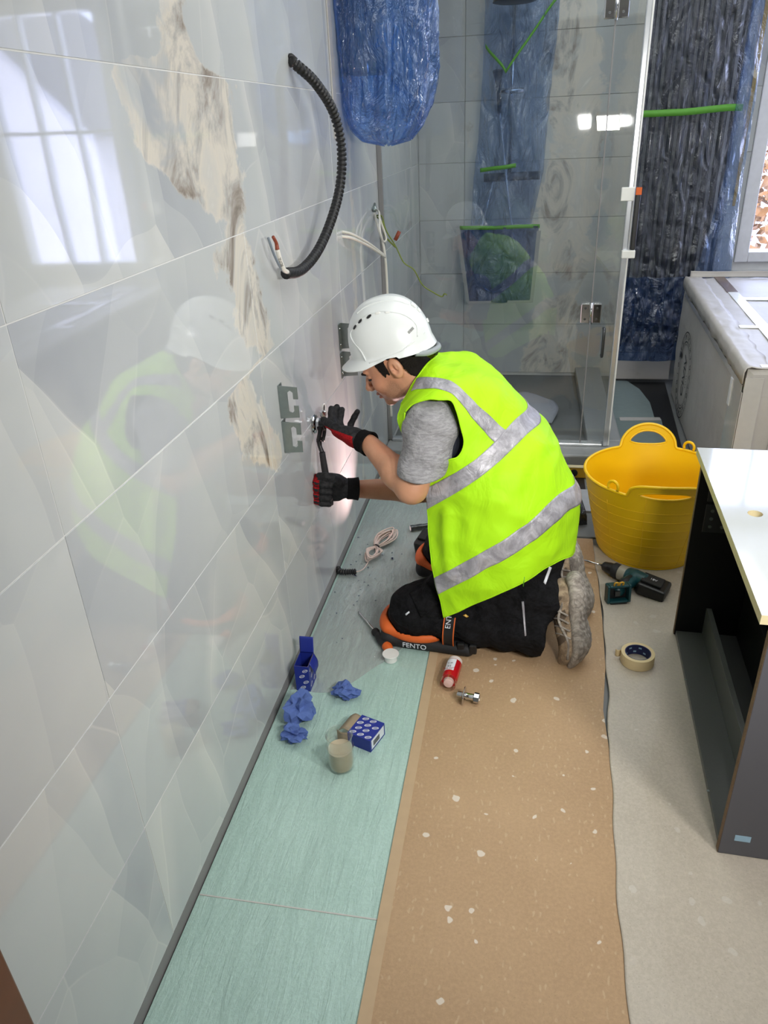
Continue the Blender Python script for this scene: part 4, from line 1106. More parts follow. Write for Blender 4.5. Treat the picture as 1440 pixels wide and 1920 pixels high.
for k, wdt in enumerate([3, 1, 2, 1, 1, 3, 2, 1, 3, 1, 2, 2]):
    w_ = wdt * 0.0006
    vs = [p + xa * x + ya * y + n * 0.0008 for x, y in ((xo, -0.004), (xo + w_, -0.004), (xo + w_, 0.004), (xo, 0.004))]
    bm.faces.new([bm.verts.new(v) for v in vs]); xo += w_ + 0.0008
o = link('barcode', bm_mesh('barcode', bm), M['gasket'], hat); o['kind'] = 'stuff'
for zx, zy, w_, h_ in ((1010, 215, 0.018, 0.012), (1075, 275, 0.013, 0.012), (1180, 400, 0.012, 0.012)):
    p, n = hat_at(zx, zy, 0.002); xa = -KF * 0.75 - KU * 0.6; xa -= n * (xa @ n); xa /= np.linalg.norm(xa); ya = np.cross(n, xa)
    R_ = Matrix([[float(xa[i]), float(ya[i]), float(n[i]), float(p[i])] for i in range(3)] + [[0, 0, 0, 1]])
    box('lamp_clip', (-w_ / 2, -h_ / 2, -0.002), (w_ / 2, h_ / 2, 0.0025), M['clip_glare_white'], hat, 0.001, R_)
# harness behind the head
tube('harness', [KC - KF * 0.08 + KL * 0.082 - KU * 0.022, KC - KF * 0.115 + KL * 0.06 - KU * 0.035, KC - KF * 0.135 - KU * 0.04, KC - KF * 0.115 - KL * 0.06 - KU * 0.035], 0.009, plain('harness_grey', (150, 156, 160), 0.5), hat, n=30)
small_ell('harness_knob', KC - KF * 0.128 - KU * 0.046 + KL * 0.018, (0.008, 0.010, 0.014), M['black'], hat)

# ---- sleeves and under layers
def sleeve(name, s, e, hem, mat):
    ax = (e - s) / np.linalg.norm(e - s); pl = s + ax * hem; hn = ax * 0.25 + np.array([0, 0.12, -1.0])
    def fn(P):
        d = cap(P, s, s + ax * (hem + 0.1), 0.078, 0.073)
        d = smin(d, cap(P, s, NB + (0.03, 0, -0.03), 0.072, 0.07), 0.03)
        fold = 0.0025 * np.sin(P @ np.array([38., 10., 62.], np.float32)) + 0.002 * np.sin(P @ np.array([-70., 25., 35.], np.float32) + 1.0)
        d = d + fold
        d = smax(d, plane(P, pl, hn), 0.006)
        inner = cap(P, s + ax * (hem * 0.7), s + ax * (hem + 0.1), 0.064, 0.0670)
        return smax(d, -inner, 0.003)
    lo = np.minimum(s, e) - 0.13; hi = np.maximum(np.maximum(s, e), NB) + 0.12
    me = sdf_mesh(name, fn, lo, hi, 0.0045); me.materials.append(mat); link(name, me, None, person)
sleeve('sleeve', SHL + (0.003, 0.010, 0.0), ELL_ + (0.022, 0, 0), 0.142, M['tee'])
sleeve('sleeve', SHR, ELR, 0.20, M['tee'])
def under(P):
    d = torso_sdf(P, -0.012)
    return smin(d, cap(P, SHL + (0.060, 0.05, -0.03), SHL + (0.055, 0.04, -0.13), 0.07, 0.07), 0.04)
me = sdf_mesh('body_warmer', under, (0.3, 1.92, 0.2), (0.95, 2.5, 0.95), 0.008); me.materials.append(M['navy'])
link('body_warmer', me, None, person)['label'] = 'navy under layer showing in the arm hole'

# ---- fluorescent vest: rings from hem to collar, near front edge -> back -> far front edge
RN = [[(832, 1158, 1.940), (905, 1127, 1.925), (975, 1093, 1.945), (1045, 1052, 2.04), (1077, 1026, 2.22)],
      [(822, 1114, 1.950), (900, 1072, 1.930), (985, 1023, 1.960), (1052, 968, 2.05), (1086, 934, 2.22)],
      [(815, 1083, 1.965), (895, 1040, 1.935), (980, 987, 1.965), (1043, 930, 2.06), (1074, 900, 2.22)],
      [(805, 1010, 2.000), (880, 960, 1.965), (955, 900, 1.985), (1018, 850, 2.08), (1044, 832, 2.22)],
      [(801, 955, 2.020), (865, 918, 1.985), (925, 875, 2.005), (985, 817, 2.09), (1011, 790, 2.22)],
      [(800, 915, 2.030), (855, 885, 1.995), (910, 845, 2.015), (962, 790, 2.10), (988, 763, 2.22)],
      [(782, 862, 2.045), (830, 838, 1.995), (885, 795, 2.020), (930, 742, 2.11), (952, 724, 2.22)],
      [(747, 795, 2.055), (785, 765, 2.010), (845, 732, 2.035), (888, 703, 2.12), (907, 690, 2.22)],
      [(751, 765, 2.075), (775, 740, 2.075), (803, 714, 2.09), (840, 690, 2.14), (856, 680, 2.22)],
      [(752, 757, 2.110), (768, 733, 2.120), (784, 708, 2.13), (800, 684, 2.155), (818, 668, 2.22)]]
ctrl = []
for ring in RN:
    near = [at(*p) for p in ring]; far = [np.array([p[0], 2 * YC - p[1], p[2]]) for p in near[-2::-1]]
    ctrl.append(near + far)
NU, NV = 241, 221
Gv = net(ctrl, NU, NV)
Nv = grid_normals(Gv); cen = np.array([0.62, YC, 0.55]); Nv *= np.sign((Nv[100, 60] * (Gv[100, 60] - cen)).sum())
for i in range(NV):
    for j in range(NU):
        p = Vector(Gv[i, j]); v_ = i / NV
        w = mnoise.noise(Vector((p.x * 7 + p.z * 4, p.y * 5, p.z * 6 - p.x * 3))) * 0.006 + mnoise.noise(Vector((p.x * 16 - p.z * 10, p.y * 8, p.z * 14 + p.x * 9))) * 0.005 + (0.25 - abs(mnoise.noise(Vector((p.x * 11 - p.z * 9 + 5, p.y * 5, p.z * 9 + p.x * 9))))) * 0.006
        ridge = 0.4 - abs(mnoise.noise(Vector((p.x * 5 + 3 * p.z, p.y * 4, p.z * 5 - 4 * p.x + 3))))
        Gv[i, j] += Nv[i, j] * (w + 0.012 * max(0, ridge - 0.18) * (1.0 if v_ < 0.75 else 0.3))
# a long vertical fold near the front edge, as in the photograph
Pv0 = proj(Gv)
fold_path = np.array([(838, 965), (838, 1010), (842, 1050), (846, 1075)])
for k in range(len(fold_path) - 1):
    pass
fd = np.full((NV, NU), 1e9)
for s in np.linspace(0, 1, 30):
    p = spline(np.c_[fold_path, np.zeros(4)], 30)[int(s * 29)][:2]; fd = np.minimum(fd, ((Pv0 - p) ** 2).sum(-1))
facing = ((CAM_P - Gv) * Nv).sum(-1) > 0
Gv += Nv * (0.014 * np.exp(-fd / 160.0) * facing)[..., None]
# arm hole: snap the grid to the outline and leave the inside open
hole_px = [(760, 772), (775, 758), (800, 750), (825, 748), (845, 750), (856, 772), (864, 800), (870, 828), (868, 845), (858, 857), (842, 862), (828, 872), (815, 890), (795, 885), (775, 850), (762, 810)]
Pv = proj(Gv)
uv = []
for p in hole_px:
    dd = ((Pv - p) ** 2).sum(-1); dd[~facing] = 1e9
    uv.append(np.unravel_index(np.argmin(dd), dd.shape))
hole = np.array(spline(np.array([(a, b, 0) for a, b in uv + uv[:1]], float), 90))[:-1, :2]
II, JJ = np.meshgrid(np.arange(NV), np.arange(NU), indexing='ij'); IJ = np.stack([II, JJ], -1).astype(float)
ins = pip(hole, IJ)
Gs_ = Gv.copy(); snapped = np.zeros((NV, NU), bool)
def bil(G, a, b):
    a = min(max(a, 0), G.shape[0] - 1.001); b = min(max(b, 0), G.shape[1] - 1.001); i, j = int(a), int(b); f, g = a - i, b - j
    return (G[i, j] * (1 - f) * (1 - g) + G[i + 1, j] * f * (1 - g) + G[i, j + 1] * (1 - f) * g + G[i + 1, j + 1] * f * g)
for a, b in np.argwhere(np.ones((NV, NU), bool)):
    if abs(a - hole[:, 0].mean()) > 60 or b > 130: continue
    d_, q_ = near_on(hole, np.array([a, b], float))
    if d_ < 0.75: Gs_[a, b] = bil(Gv, *q_); snapped[a, b] = True
core = ins & ~snapped
keep = ~(core[:-1, :-1] | core[1:, :-1] | core[:-1, 1:] | core[1:, 1:])
allsnap = (ins | snapped); keep &= ~(allsnap[:-1, :-1] & allsnap[1:, :-1] & allsnap[:-1, 1:] & allsnap[1:, 1:])
vest = sheet('vest', Gs_, M['vest'], person, keep=keep, thick=0.0022, offset=0)
vest['label'] = 'fluorescent yellow sleeveless vest with grey reflective bands'
rim = [bil(Gv, a, b) + Nv[int(a), int(b)] * 0.0012 for a, b in hole]
tube('arm_binding', np.array(rim + rim[:1]), 0.0028, M['vest'], vest, seg=6)
tube('front_binding', Gv[:, 0][::3] , 0.0022, M['vest'], vest, seg=6)
tube('hem_binding', Gv[0, :][::3], 0.0022, M['vest'], vest, seg=6)
tube('collar_binding', Gv[-1, :][::3], 0.0030, M['vest'], vest, seg=6)
def vrow(r): return r / (len(RN) - 1) * (NV - 1)
def band(r0, r1, j0=0, j1=NU - 1):
    rows = np.linspace(vrow(r0), vrow(r1), 16); js = np.arange(j0, j1 + 1)
    G = np.array([[bil(Gv, a, min(j, NU - 1.001)) + Nv[min(int(round(a)), NV - 1), j] * 0.0022 for j in js] for a in rows])
    return sheet('reflective_band', G, M['reflective'], vest, thick=0.0012, offset=1)
band(1.0, 2.0); band(4.0, 5.0)
def uvp(px, py, k=1):
    dd = ((Pv - (px, py)) ** 2).sum(-1); dd[~facing] = 1e9; return np.array(np.unravel_index(np.argmin(dd), dd.shape), float)
ea = [uvp(*p) for p in ((783, 709), (806, 708), (830, 711), (856, 722), (880, 743), (905, 768), (930, 792), (951, 808))]
eb = [uvp(*p) for p in ((772, 734), (800, 729), (830, 733), (850, 742), (868, 762), (884, 782), (905, 806), (928, 831))]
A_ = spline(np.c_[ea, np.zeros(len(ea))], 70)[:, :2]; B_ = spline(np.c_[eb, np.zeros(len(eb))], 70)[:, :2]
G = np.array([[bil(Gv, *(A_[i] * (1 - t) + B_[i] * t)) + Nv[int(A_[i][0]), int(A_[i][1])] * 0.0024 for t in np.linspace(0, 1, 10)] for i in range(70)])
sheet('reflective_band', G, M['reflective'], vest, thick=0.0012, offset=0)
tube('zip_pull', [bil(Gv, vrow(0.15), 62), bil(Gv, vrow(-0.0), 62) + np.array([0, -0.004, -0.012])], 0.0016, M['tape_green'], vest, seg=6)

# ---- work trousers
def leg_sdf(P, hip, knee, ank):
    d = cap(P, hip, knee, 0.106, 0.084)
    ax = (ank - knee) / np.linalg.norm(ank - knee)
    s = smin(cap(P, knee, lerp(knee, ank, 0.5), 0.086, 0.074), cap(P, lerp(knee, ank, 0.5), ank + ax * 0.1, 0.074, 0.084), 0.03)
    s = smax(s, plane(P, ank, ax), 0.006)
    s = smax(s, -cap(P, ank - ax * 0.05, ank + ax * 0.1, 0.058, 0.072), 0.004)
    return smin(d, s, 0.035)
HIPN, KNN, ANN = np.array([0.72, 2.115, 0.30]), np.array([0.368, 2.045, 0.098]), np.array([0.795, 1.998, 0.084])
HIPF, KNF, ANF = np.array([0.72, 2.33, 0.30]), np.array([0.43, 2.475, 0.098]), np.array([0.82, 2.40, 0.086])
def trousers_sdf(P):
    d = ell(P, (0.735, YC, 0.34), (0.135, 0.205, 0.15))
    d = smin(d, leg_sdf(P, HIPN, KNN, ANN), 0.05)
    d = smin(d, leg_sdf(P, HIPF, KNF, ANF), 0.05)
    d = smin(d, cap(P, (0.58, 2.07, 0.14), (0.775, 2.05, 0.19), 0.085, 0.085), 0.03)
    d = smin(d, cap(P, (0.60, 2.38, 0.14), (0.775, 2.36, 0.19), 0.085, 0.085), 0.03)
    d = d + 0.004 * np.sin(P @ np.array([42., 20., 30.], np.float32)) * np.sin(P @ np.array([-18., 35., 52.], np.float32)) + 0.0025 * np.sin(P @ np.array([75., -30., 40.], np.float32))
    return smax(d, 0.004 - P[:, 2], 0.01)
me = sdf_mesh('trousers', trousers_sdf, (0.2, 1.86, -0.01), (0.95, 2.62, 0.52), 0.006); me.materials.append(M['trousers'])
trs = link('trousers', me, None, person)
def on_trouser(px, py, y0=1.8, y1=2.5):
    ts = np.linspace(0, 1, 400); a, b = at(px, py, y0), at(px, py, y1); Q = (a + (b - a) * ts[:, None]).astype(np.float32)
    d = trousers_sdf(Q); k = np.argmax(d < 0.0); return Q[k].astype(float)
def patch(name, poly, mat, up=0.004, n=14):
    """a cloth patch laid on the trousers inside a four-sided photo outline"""
    G = np.zeros((n, n, 3)); q = np.array(poly, float)
    for i, v in enumerate(np.linspace(0, 1, n)):
        for j, u in enumerate(np.linspace(0, 1, n)):
            p = (q[0] * (1 - u) + q[1] * u) * (1 - v) + (q[3] * (1 - u) + q[2] * u) * v
            w = on_trouser(*p); r_ = w - CAM_P; G[i, j] = w - r_ / np.linalg.norm(r_) * up
    return sheet(name, G, mat, trs, thick=0.003)
patch('knee_pocket', [(768, 1112), (800, 1090), (826, 1130), (790, 1158)], M['trousers'], 0.005)
patch('reflective_trim', [(978, 1128), (982, 1128), (987, 1192), (984, 1193)], M['reflective'], 0.003, 6)
patch('reflective_trim', [(1030, 1062), (1034, 1064), (1023, 1096), (1019, 1092)], M['white_print'], 0.003, 6)
patch('cloth_label', [(760, 1151), (767, 1146), (768, 1149), (761, 1154)], M['white_print'], 0.0045, 5)
patch('cloth_label', [(868, 1154), (873, 1151), (879, 1156), (875, 1158)], M['yellow_paint'], 0.0045, 5)
# ---- knee pads
def knee_pad(kn, an, near):
    ax = (an - kn) / np.linalg.norm(an - kn); ax[2] = 0; ax /= np.linalg.norm(ax); sd = np.array([-ax[1], ax[0], 0]); R_ = np.stack([ax, sd, [0, 0, 1.0]])
    c = kn * (1, 1, 0)
    def base(P):
        d = rbox(P, c + ax * 0.055 + (0, 0, 0.022), (0.155, 0.090, 0.022), 0.021, R_)
        d = smin(d, ell(P, c - ax * 0.080 + (0, 0, 0.035), (0.035, 0.085, 0.030), R_), 0.03)
        return smax(d, 0.002 - P[:, 2], 0.003)
    def liner(P):
        d = ell(P, c + ax * 0.01 + (0, 0, 0.052), (0.125, 0.100, 0.040), R_)
        d = smin(d, ell(P, c - ax * 0.085 + (0, 0, 0.062), (0.035, 0.080, 0.030), R_), 0.03)
        d = smax(d, plane(P, c + ax * 0.105, ax), 0.004); d = smax(d, 0.035 - P[:, 2], 0.004)
        return smax(d, -(trousers_sdf(P) - 0.003), 0.003)
    root = empty('knee_pad', c); root.parent = person; root.matrix_parent_inverse = parent_world(person).inverted()
    lo, hi = c - (0.17, 0.17, 0.02), c + (0.27, 0.17, 0.13)
    for nm, fn, mt in (('pad_base', base, M['black_rubber']), ('pad_liner', liner, M['orange'])):
        me = sdf_mesh(nm, fn, lo, hi, 0.005); me.materials.append(mt); link(nm, me, None, root)
    sc = kn + (an - kn) * 0.30 + (0, 0, -0.012)
    prof = [(0.0895, -0.020), (0.0925, -0.020), (0.0925, 0.020), (0.0895, 0.020)]
    st = lathe('strap', prof, M['black'], root, sc, an - kn, 40, closed=True)
    for h in (-0.017, 0.017): lathe('strap_stripe', [(0.0926, h - 0.0018), (0.0932, h - 0.0018), (0.0932, h + 0.0018), (0.0926, h + 0.0018)], M['orange'], root, sc, an - kn, 40, closed=True)
    for b_, n_ in ((0.16, 'buckle'), (0.20, 'buckle')): box(n_, tuple(kn * (1, 1, 0) + ax * b_ + (-0.012, -0.088, 0.02)), tuple(kn * (1, 1, 0) + ax * b_ + (0.012, -0.070, 0.055)), M['black'], root, 0.004)
    if near:
        y_ = np.array([0, -1.0, 0])
        text('lettering', 'FENTO', 0.026, c + ax * 0.015 - sd * 0.0907 + (0, 0, 0.022), ax, (0, 0, 1), M['white_print'], root)
        th = np.radians(38); rad_ = -sd * math.cos(th) + np.array([0, 0, 1]) * math.sin(th); up_ = np.array([0, 0, 1]) * math.cos(th) + sd * math.sin(th)
        text('lettering', 'ENTO', 0.024, sc + rad_ * 0.0945, up_, -ax, M['white_print'], root)
    return root
knee_pad(KNN, ANN, True); knee_pad(KNF, ANF, False)
# ---- shoes: soles up, toes on the floor
def shoe(toe, heel, nrm):
    e = heel - toe; L_ = np.linalg.norm(e); e = e / L_; n = np.array(nrm, float); n -= e * (n @ e); n /= np.linalg.norm(n); c = np.cross(e, n)
    B_ = np.stack([e, n, c])
    def loc(P):
        q = ((P - toe) @ B_.T).astype(np.float32); q[:, 1] += 0.45 * np.maximum(0, 0.085 - q[:, 0]) ** 2 / 0.085 * 1.0
        return q
    def sole(P):
        q = loc(P)
        d = ell(q, (0.072, -0.014, 0.0), (0.092, 0.025, 0.054)); d = smin(d, ell(q, (0.225, -0.012, 0.0), (0.075, 0.026, 0.041)), 0.02)
        d = smin(d, rbox(q, (0.145, -0.020, 0.0), (0.07, 0.014, 0.034), 0.010), 0.02)
        d = smin(d, ell(q, (0.285, -0.020, 0.0), (0.018, 0.020, 0.030)), 0.02)
        w = 0.0009 * np.sin(q[:, 0] * 320) * (q[:, 1] > -0.008)
        return (d + w) * 0.9
    def upper(P):
        q = loc(P)
        d = ell(q, (0.070, -0.044, 0.0), (0.080, 0.042, 0.049)); d = smin(d, ell(q, (0.140, -0.058, 0.0), (0.075, 0.040, 0.039)), 0.03)
        d = smin(d, ell(q, (0.228, -0.055, 0.0), (0.056, 0.050, 0.037)), 0.025)
        d = smin(d, cap(q, (0.215, -0.05, 0), (0.225, -0.105, 0), 0.042, 0.044), 0.02)
        d = smax(d, -q[:, 1] - 0.112, 0.006); return smax(d, -cap(q, (0.225, -0.09, 0), (0.23, -0.16, 0), 0.032, 0.036), 0.004)
    root = empty('shoe', toe); root.parent = person; root.matrix_parent_inverse = parent_world(person).inverted()
    ctr = toe + e * 0.14 - n * 0.04
    me = sdf_mesh('sole', sole, ctr - 0.22, ctr + 0.22, 0.0045); me.materials.append(M['sole']); link('sole', me, None, root)
    me = sdf_mesh('upper', upper, ctr - 0.22, ctr + 0.22, 0.0045); me.materials.append(M['shoe'])
    cc, _, _ = mesh_arrays(me); q = (cc - toe) @ B_.T
    st = np.clip(0.5 + 1.6 * (np.sin(q[:, 0] * 95 - q[:, 1] * 80) - 0.1), 0, 1) * np.clip((q[:, 0] - 0.05) / 0.03, 0, 1) * np.clip((0.25 - q[:, 0]) / 0.03, 0, 1) * np.clip((-0.036 - q[:, 1]) / 0.01, 0, 1)
    vattr(me, 'mesh_panel', st); link('upper', me, None, root)
    W_ = lambda a, b, g: toe + e * a + n * b + c * g
    for k in range(5):
        a = 0.10 + 0.022 * k; b = -0.088 - 0.006 * k
        tube('lace', [W_(a, b + 0.010, -0.028), W_(a + 0.006, b - 0.004, 0.0), W_(a, b + 0.010, 0.028)], 0.0022, M['lace'], root, 6, n=12)
    for sg in (-1, 1):
        tube('overlay', [W_(0.03, -0.05, 0.043 * sg), W_(0.09, -0.040, 0.0465 * sg), W_(0.16, -0.065, 0.042 * sg), W_(0.22, -0.045, 0.0395 * sg), W_(0.27, -0.055, 0.02 * sg)], 0.0045, M['sole'], root, 8, n=40)
        for k in range(4):
            a = 0.10 + 0.025 * k
            tube('overlay', [W_(a, -0.030, 0.046 * sg), W_(a + 0.012, -0.060, 0.043 * sg), W_(a + 0.010, -0.085, 0.031 * sg)], 0.0032, M['sole'], root, 6, n=14)
    return root
s1 = shoe(np.array([0.932, 1.935, 0.014]), np.array([0.888, 2.020, 0.270]), (1.0, -0.45, 0.18)); s1['label'] = 'worn beige shoe, sole toward the tub'
s2 = shoe(np.array([0.975, 2.20, 0.016]), np.array([0.885, 2.345, 0.24]), (1.0, -0.15, 0.42))

# ---- gloves
def glove(name, wrist, d, p, t, fingers, thumb, palm, cuff_dir, red_fn, cuff=True):
    d, p, t = (np.asarray(v, float) / np.linalg.norm(v) for v in (d, p, t))
    def fn(P):
        B_ = np.stack([d, p, t]); q = ((P - wrist) @ B_.T).astype(np.float32)
        s = ell(q, (0.058, 0, 0), (0.062, 0.025, 0.050)); s = smin(s, rbox(q, (0.062, 0, 0), palm, 0.012), 0.014)
        s = smin(s, ell(q, (0.045, 0.008, 0.026), (0.040, 0.020, 0.022)), 0.015)
        s = smin(s, cap(q, (-0.004, 0, 0), (0.03, 0, 0), 0.033, 0.033), 0.015)
        for pts, rr in fingers: s = smin(s, chain(P, pts, rr, 0.004), 0.0065)
        s = smin(s, chain(P, thumb[0], thumb[1], 0.006), 0.010)
        return s
    allp = np.array([wrist] + [q for f_ in fingers for q in f_[0]] + list(thumb[0])); lo, hi = allp.min(0) - 0.06, allp.max(0) + 0.06
    me = sdf_mesh('glove', fn, lo, hi, 0.0024); me.materials.append(M['glove_black']); me.materials.append(M['glove_red'])
    _, cc, nn_ = mesh_arrays(me); B_ = np.stack([d, p, t])
    me.polygons.foreach_set('material_index', red_fn((cc - wrist) @ B_.T, nn_ @ B_.T, cc).astype(np.int32))
    g = link('glove', me, None, person)
    cd = np.asarray(cuff_dir, float); cd /= np.linalg.norm(cd)
    lathe('cuff', [(0.034, 0.0), (0.0375, 0.004), (0.0375, 0.02), (0.040, 0.036), (0.041, 0.040), (0.034, 0.040), (0.033, 0.02)], M['glove_cuff'], g, wrist - d * 0.004 + cd * -0.008, cd, 28)
    return g
# left hand: palm up, holding the chrome valve
HLd = np.array([0.0, 2.30, 0.672]); wl_ = WRL + (HLd - WRL) * 0.13
d = (HLd + (0.02, -0.02, 0.005)) - wl_; d /= np.linalg.norm(d)
p = np.array([0.10, 0.42, 0.90]); p -= d * (p @ d); p /= np.linalg.norm(p); t = np.cross(p, d)
if t[1] > 0: t = -t
W_ = lambda a, b, g: wl_ + d * a + p * b + t * g
fing = [([W_(0.095, 0.002, 0.030), W_(0.128, 0.022, 0.026), W_(0.142, 0.046, 0.022), W_(0.150, 0.060, 0.020)], [0.012, 0.0115, 0.011, 0.010]),
        ([W_(0.100, 0.002, 0.010), W_(0.132, 0.026, 0.008), W_(0.142, 0.052, 0.006), W_(0.143, 0.070, 0.004)], [0.012, 0.0115, 0.011, 0.010]),
        ([W_(0.097, 0.002, -0.011), W_(0.126, 0.024, -0.012), W_(0.133, 0.048, -0.014), W_(0.134, 0.066, -0.014)], [0.0115, 0.011, 0.0105, 0.0095]),
        ([W_(0.088, 0.002, -0.031), W_(0.098, 0.030, -0.036), W_(0.094, 0.056, -0.038), W_(0.088, 0.076, -0.038)], [0.011, 0.0105, 0.010, 0.009])]
thumb = ([W_(0.022, 0.004, 0.032), W_(0.070, 0.012, 0.058), W_(0.108, 0.016, 0.056), W_(0.140, 0.020, 0.048)], [0.019, 0.0155, 0.0135, 0.0115])
def red_l(q, n, c): return (n[:, 1] < 0.42) & (q[:, 0] > 0.004) & (q[:, 0] < 0.125) & (q[:, 1] < 0.007)
glove('glove', wl_, d, p, t, fing, thumb, (0.040, 0.013, 0.042), d * -1, red_l)
# right hand: fist round the ratchet handle, palm toward the camera
WRd = np.array([-1.0, -0.12, 0.10]); WRd /= np.linalg.norm(WRd)
wr_ = at(652, 916, 2.262)
p2 = np.array([0.0, -1.0, 0.05]); p2 -= WRd * (p2 @ WRd); p2 /= np.linalg.norm(p2); t2 = np.array([0, 0, 1.0]); t2 -= WRd * (t2 @ WRd) + p2 * (t2 @ p2); t2 /= np.linalg.norm(t2)
W2 = lambda a, b, g: wr_ + WRd * a + p2 * b + t2 * g
fing2 = []
for k, g in enumerate((0.040, 0.016, -0.008, -0.031)):
    L_ = (1.0, 1.08, 1.0, 0.85)[k]; r_ = (0.0125, 0.0125, 0.012, 0.0108)[k]
    fing2.append(([W2(0.085, -0.004, g), W2(0.108, 0.014, g - 0.002), W2(0.104, 0.046, g - 0.005), W2(0.082, 0.056, g - 0.008), W2(0.062 - 0.006 * L_, 0.052, g - 0.011)], [r_, r_, r_ * 0.98, r_ * 0.95, r_ * 0.86]))
thumb2 = ([W2(0.030, 0.020, 0.030), W2(0.052, 0.040, 0.052), W2(0.074, 0.048, 0.060), W2(0.094, 0.044, 0.058)], [0.021, 0.0165, 0.0140, 0.0120])
def red_r(q, n, c): return (q[:, 0] > 0.092) & (n[:, 1] < 0.88) & (np.abs(((q[:, 2] + 0.004 * 1 - 0.018) / 0.0238) % 1 - 0.5) < 0.42) & (q[:, 2] < 0.055)
glove('glove', wr_, WRd, p2, t2, fing2, thumb2, (0.042, 0.015, 0.045), WRR - wr_ + (0.03, 0.005, 0.0), red_r)
# ================================================================== WORK LIGHT (stands to the right, outside the frame)
wk = empty('work_light', (1.5, 0.42, -0.01), 'twin head site work light on a tripod standing right of the vanity cabinet', 'work light')
tube('mast', [(1.50, 0.42, 0.35), (1.50, 0.42, 1.44)], 0.016, M['black'], wk)
for k in range(3):
    a = 2.2 + k * 2 * PI / 3
    tube('leg', [(1.50, 0.42, 0.62), (1.50 + 0.30 * math.cos(a), 0.42 + 0.30 * math.sin(a), 0.0)], 0.010, M['black'], wk)
tube('cross_arm', [(1.28, 0.40, 1.42), (1.68, 0.52, 1.42)], 0.012, M['black'], wk)
TGT = Vector((0.45, 2.35, 0.55))
for nm, L_, pw in (('work_lamp_a', LAMP_A, 10.5), ('work_lamp_b', LAMP_B, 9.0)):
    dv = (TGT - Vector(L_)).normalized(); R_ = dv.to_track_quat('-Z', 'Y').to_matrix().to_4x4(); R_.translation = Vector(L_)
    box('lamp_head', (-0.10, -0.07, 0.008), (0.10, 0.07, 0.05), M['yellow_paint'], wk, 0.006, R_)
    box('lamp_face', (-0.09, -0.06, 0.0035), (0.09, 0.06, 0.0075), M['led'], wk, 0.0, R_)
    area(nm, L_, TGT, 0.17, 0.11, pw, (1.0, 0.98, 0.94), 2.3)

# ================================================================== YELLOW TUB
tub = empty('flexible_tub', (1.20, 2.73, 0.0), 'yellow flexible rubber tub with two handles standing by the black cabinet', 'tub')
TC = np.array([1.205, 2.735]); nph, nz = 241, 90
HB_ = 0.335
Gt = np.zeros((nz, nph, 3))
def bump_h(ph):          # rim rises into the handle loops at the far and near sides
    h = 0.0
    for c0 in (PI / 2, 3 * PI / 2):
        a = abs((ph - c0 + PI) % (2 * PI) - PI)
        hw_, hh_, ex_ = (0.42, 0.088, 0.55) if c0 < PI else (0.50, 0.066, 0.32)
        h = max(h, hh_ * max(0, 1 - (a / hw_) ** 2) ** ex_ if a < hw_ else 0.0)
    return h
for j, ph in enumerate(np.linspace(0, 2 * PI, nph)):
    hh = bump_h(ph)
    near = max(0, -math.sin(ph)) ** 8
    for i, s in enumerate(np.linspace(0, 1, nz)):
        z = (HB_ + hh) * s if hh > 0 else HB_ * s
        t = z / HB_
        r = 0.186 + 0.078 * t ** 0.9
        if z < 0.02: r -= 0.016 * (1 - z / 0.02) ** 2
        dent = 0.030 * near * max(0, t - 0.6)
        r += 0.022 * near * max(0, t - 1.0) * 3
        Gt[i, j] = (TC[0] + (r - dent) * math.cos(ph) * 1.0, TC[1] + (r - dent) * math.sin(ph) * 0.97, z + 0.001 - near * 0.02 * max(0, t - 0.5))
# handle openings (snapped to clean outlines)
II, JJ = np.meshgrid(np.arange(nz), np.arange(nph), indexing='ij')
keep = np.ones((nz - 1, nph - 1), bool); Gt2 = Gt.copy()
holes_t = []
for c0 in (60, 180):
    half = (0.27 if c0 == 60 else 0.36) / (2 * PI) * (nph - 1); out = []
    for a in np.linspace(0, 2 * PI, 40, endpoint=False):
        jj = c0 + half * math.copysign(abs(math.cos(a)) ** 0.7, math.cos(a)); ph = jj / (nph - 1) * 2 * PI
        hh = HB_ + bump_h(ph); zlo = HB_ + 0.006; zhi = hh - 0.026
        zc = (zlo + max(zhi, zlo + 0.004)) / 2; zr = max(0.002, (zhi - zlo) / 2)
        out.append(((zc + zr * math.sin(a)) / hh * (nz - 1), jj))
    hole_ = np.array(out); holes_t.append(hole_)
    IJ = np.stack([II, JJ], -1).astype(float); ins = pip(hole_, IJ); sn = np.zeros((nz, nph), bool)
    for a in range(int(hole_[:, 0].min()) - 2, min(nz, int(hole_[:, 0].max()) + 3)):
        for b in range(int(hole_[:, 1].min()) - 2, int(hole_[:, 1].max()) + 3):
            d_, q_ = near_on(hole_, np.array([a, b], float))
            if d_ < 0.75: Gt2[a, b] = bil(Gt, *q_); sn[a, b] = True
    core = ins & ~sn; al = ins | sn
    keep &= ~(core[:-1, :-1] | core[1:, :-1] | core[:-1, 1:] | core[1:, 1:])
    keep &= ~(al[:-1, :-1] & al[1:, :-1] & al[:-1, 1:] & al[1:, 1:])
sheet('tub_wall', Gt2, M['yellow_tub'], tub, keep=keep, thick=0.005, offset=0)
lathe('tub_bottom', [(0.172, 0.001), (0.184, 0.004), (0.184, 0.010), (0.172, 0.012)], M['yellow_tub'], tub, (TC[0], TC[1], 0), seg=64)
tube('rim_bead', Gt[-1, :] + 0, 0.0060, M['yellow_tub'], tub, seg=8)
for hole_ in holes_t:
    pts = np.array([bil(Gt, a, b) for a, b in hole_]); tube('handle_bead', np.vstack([pts, pts[:1]]), 0.0045, M['yellow_tub'], tub, seg=6)
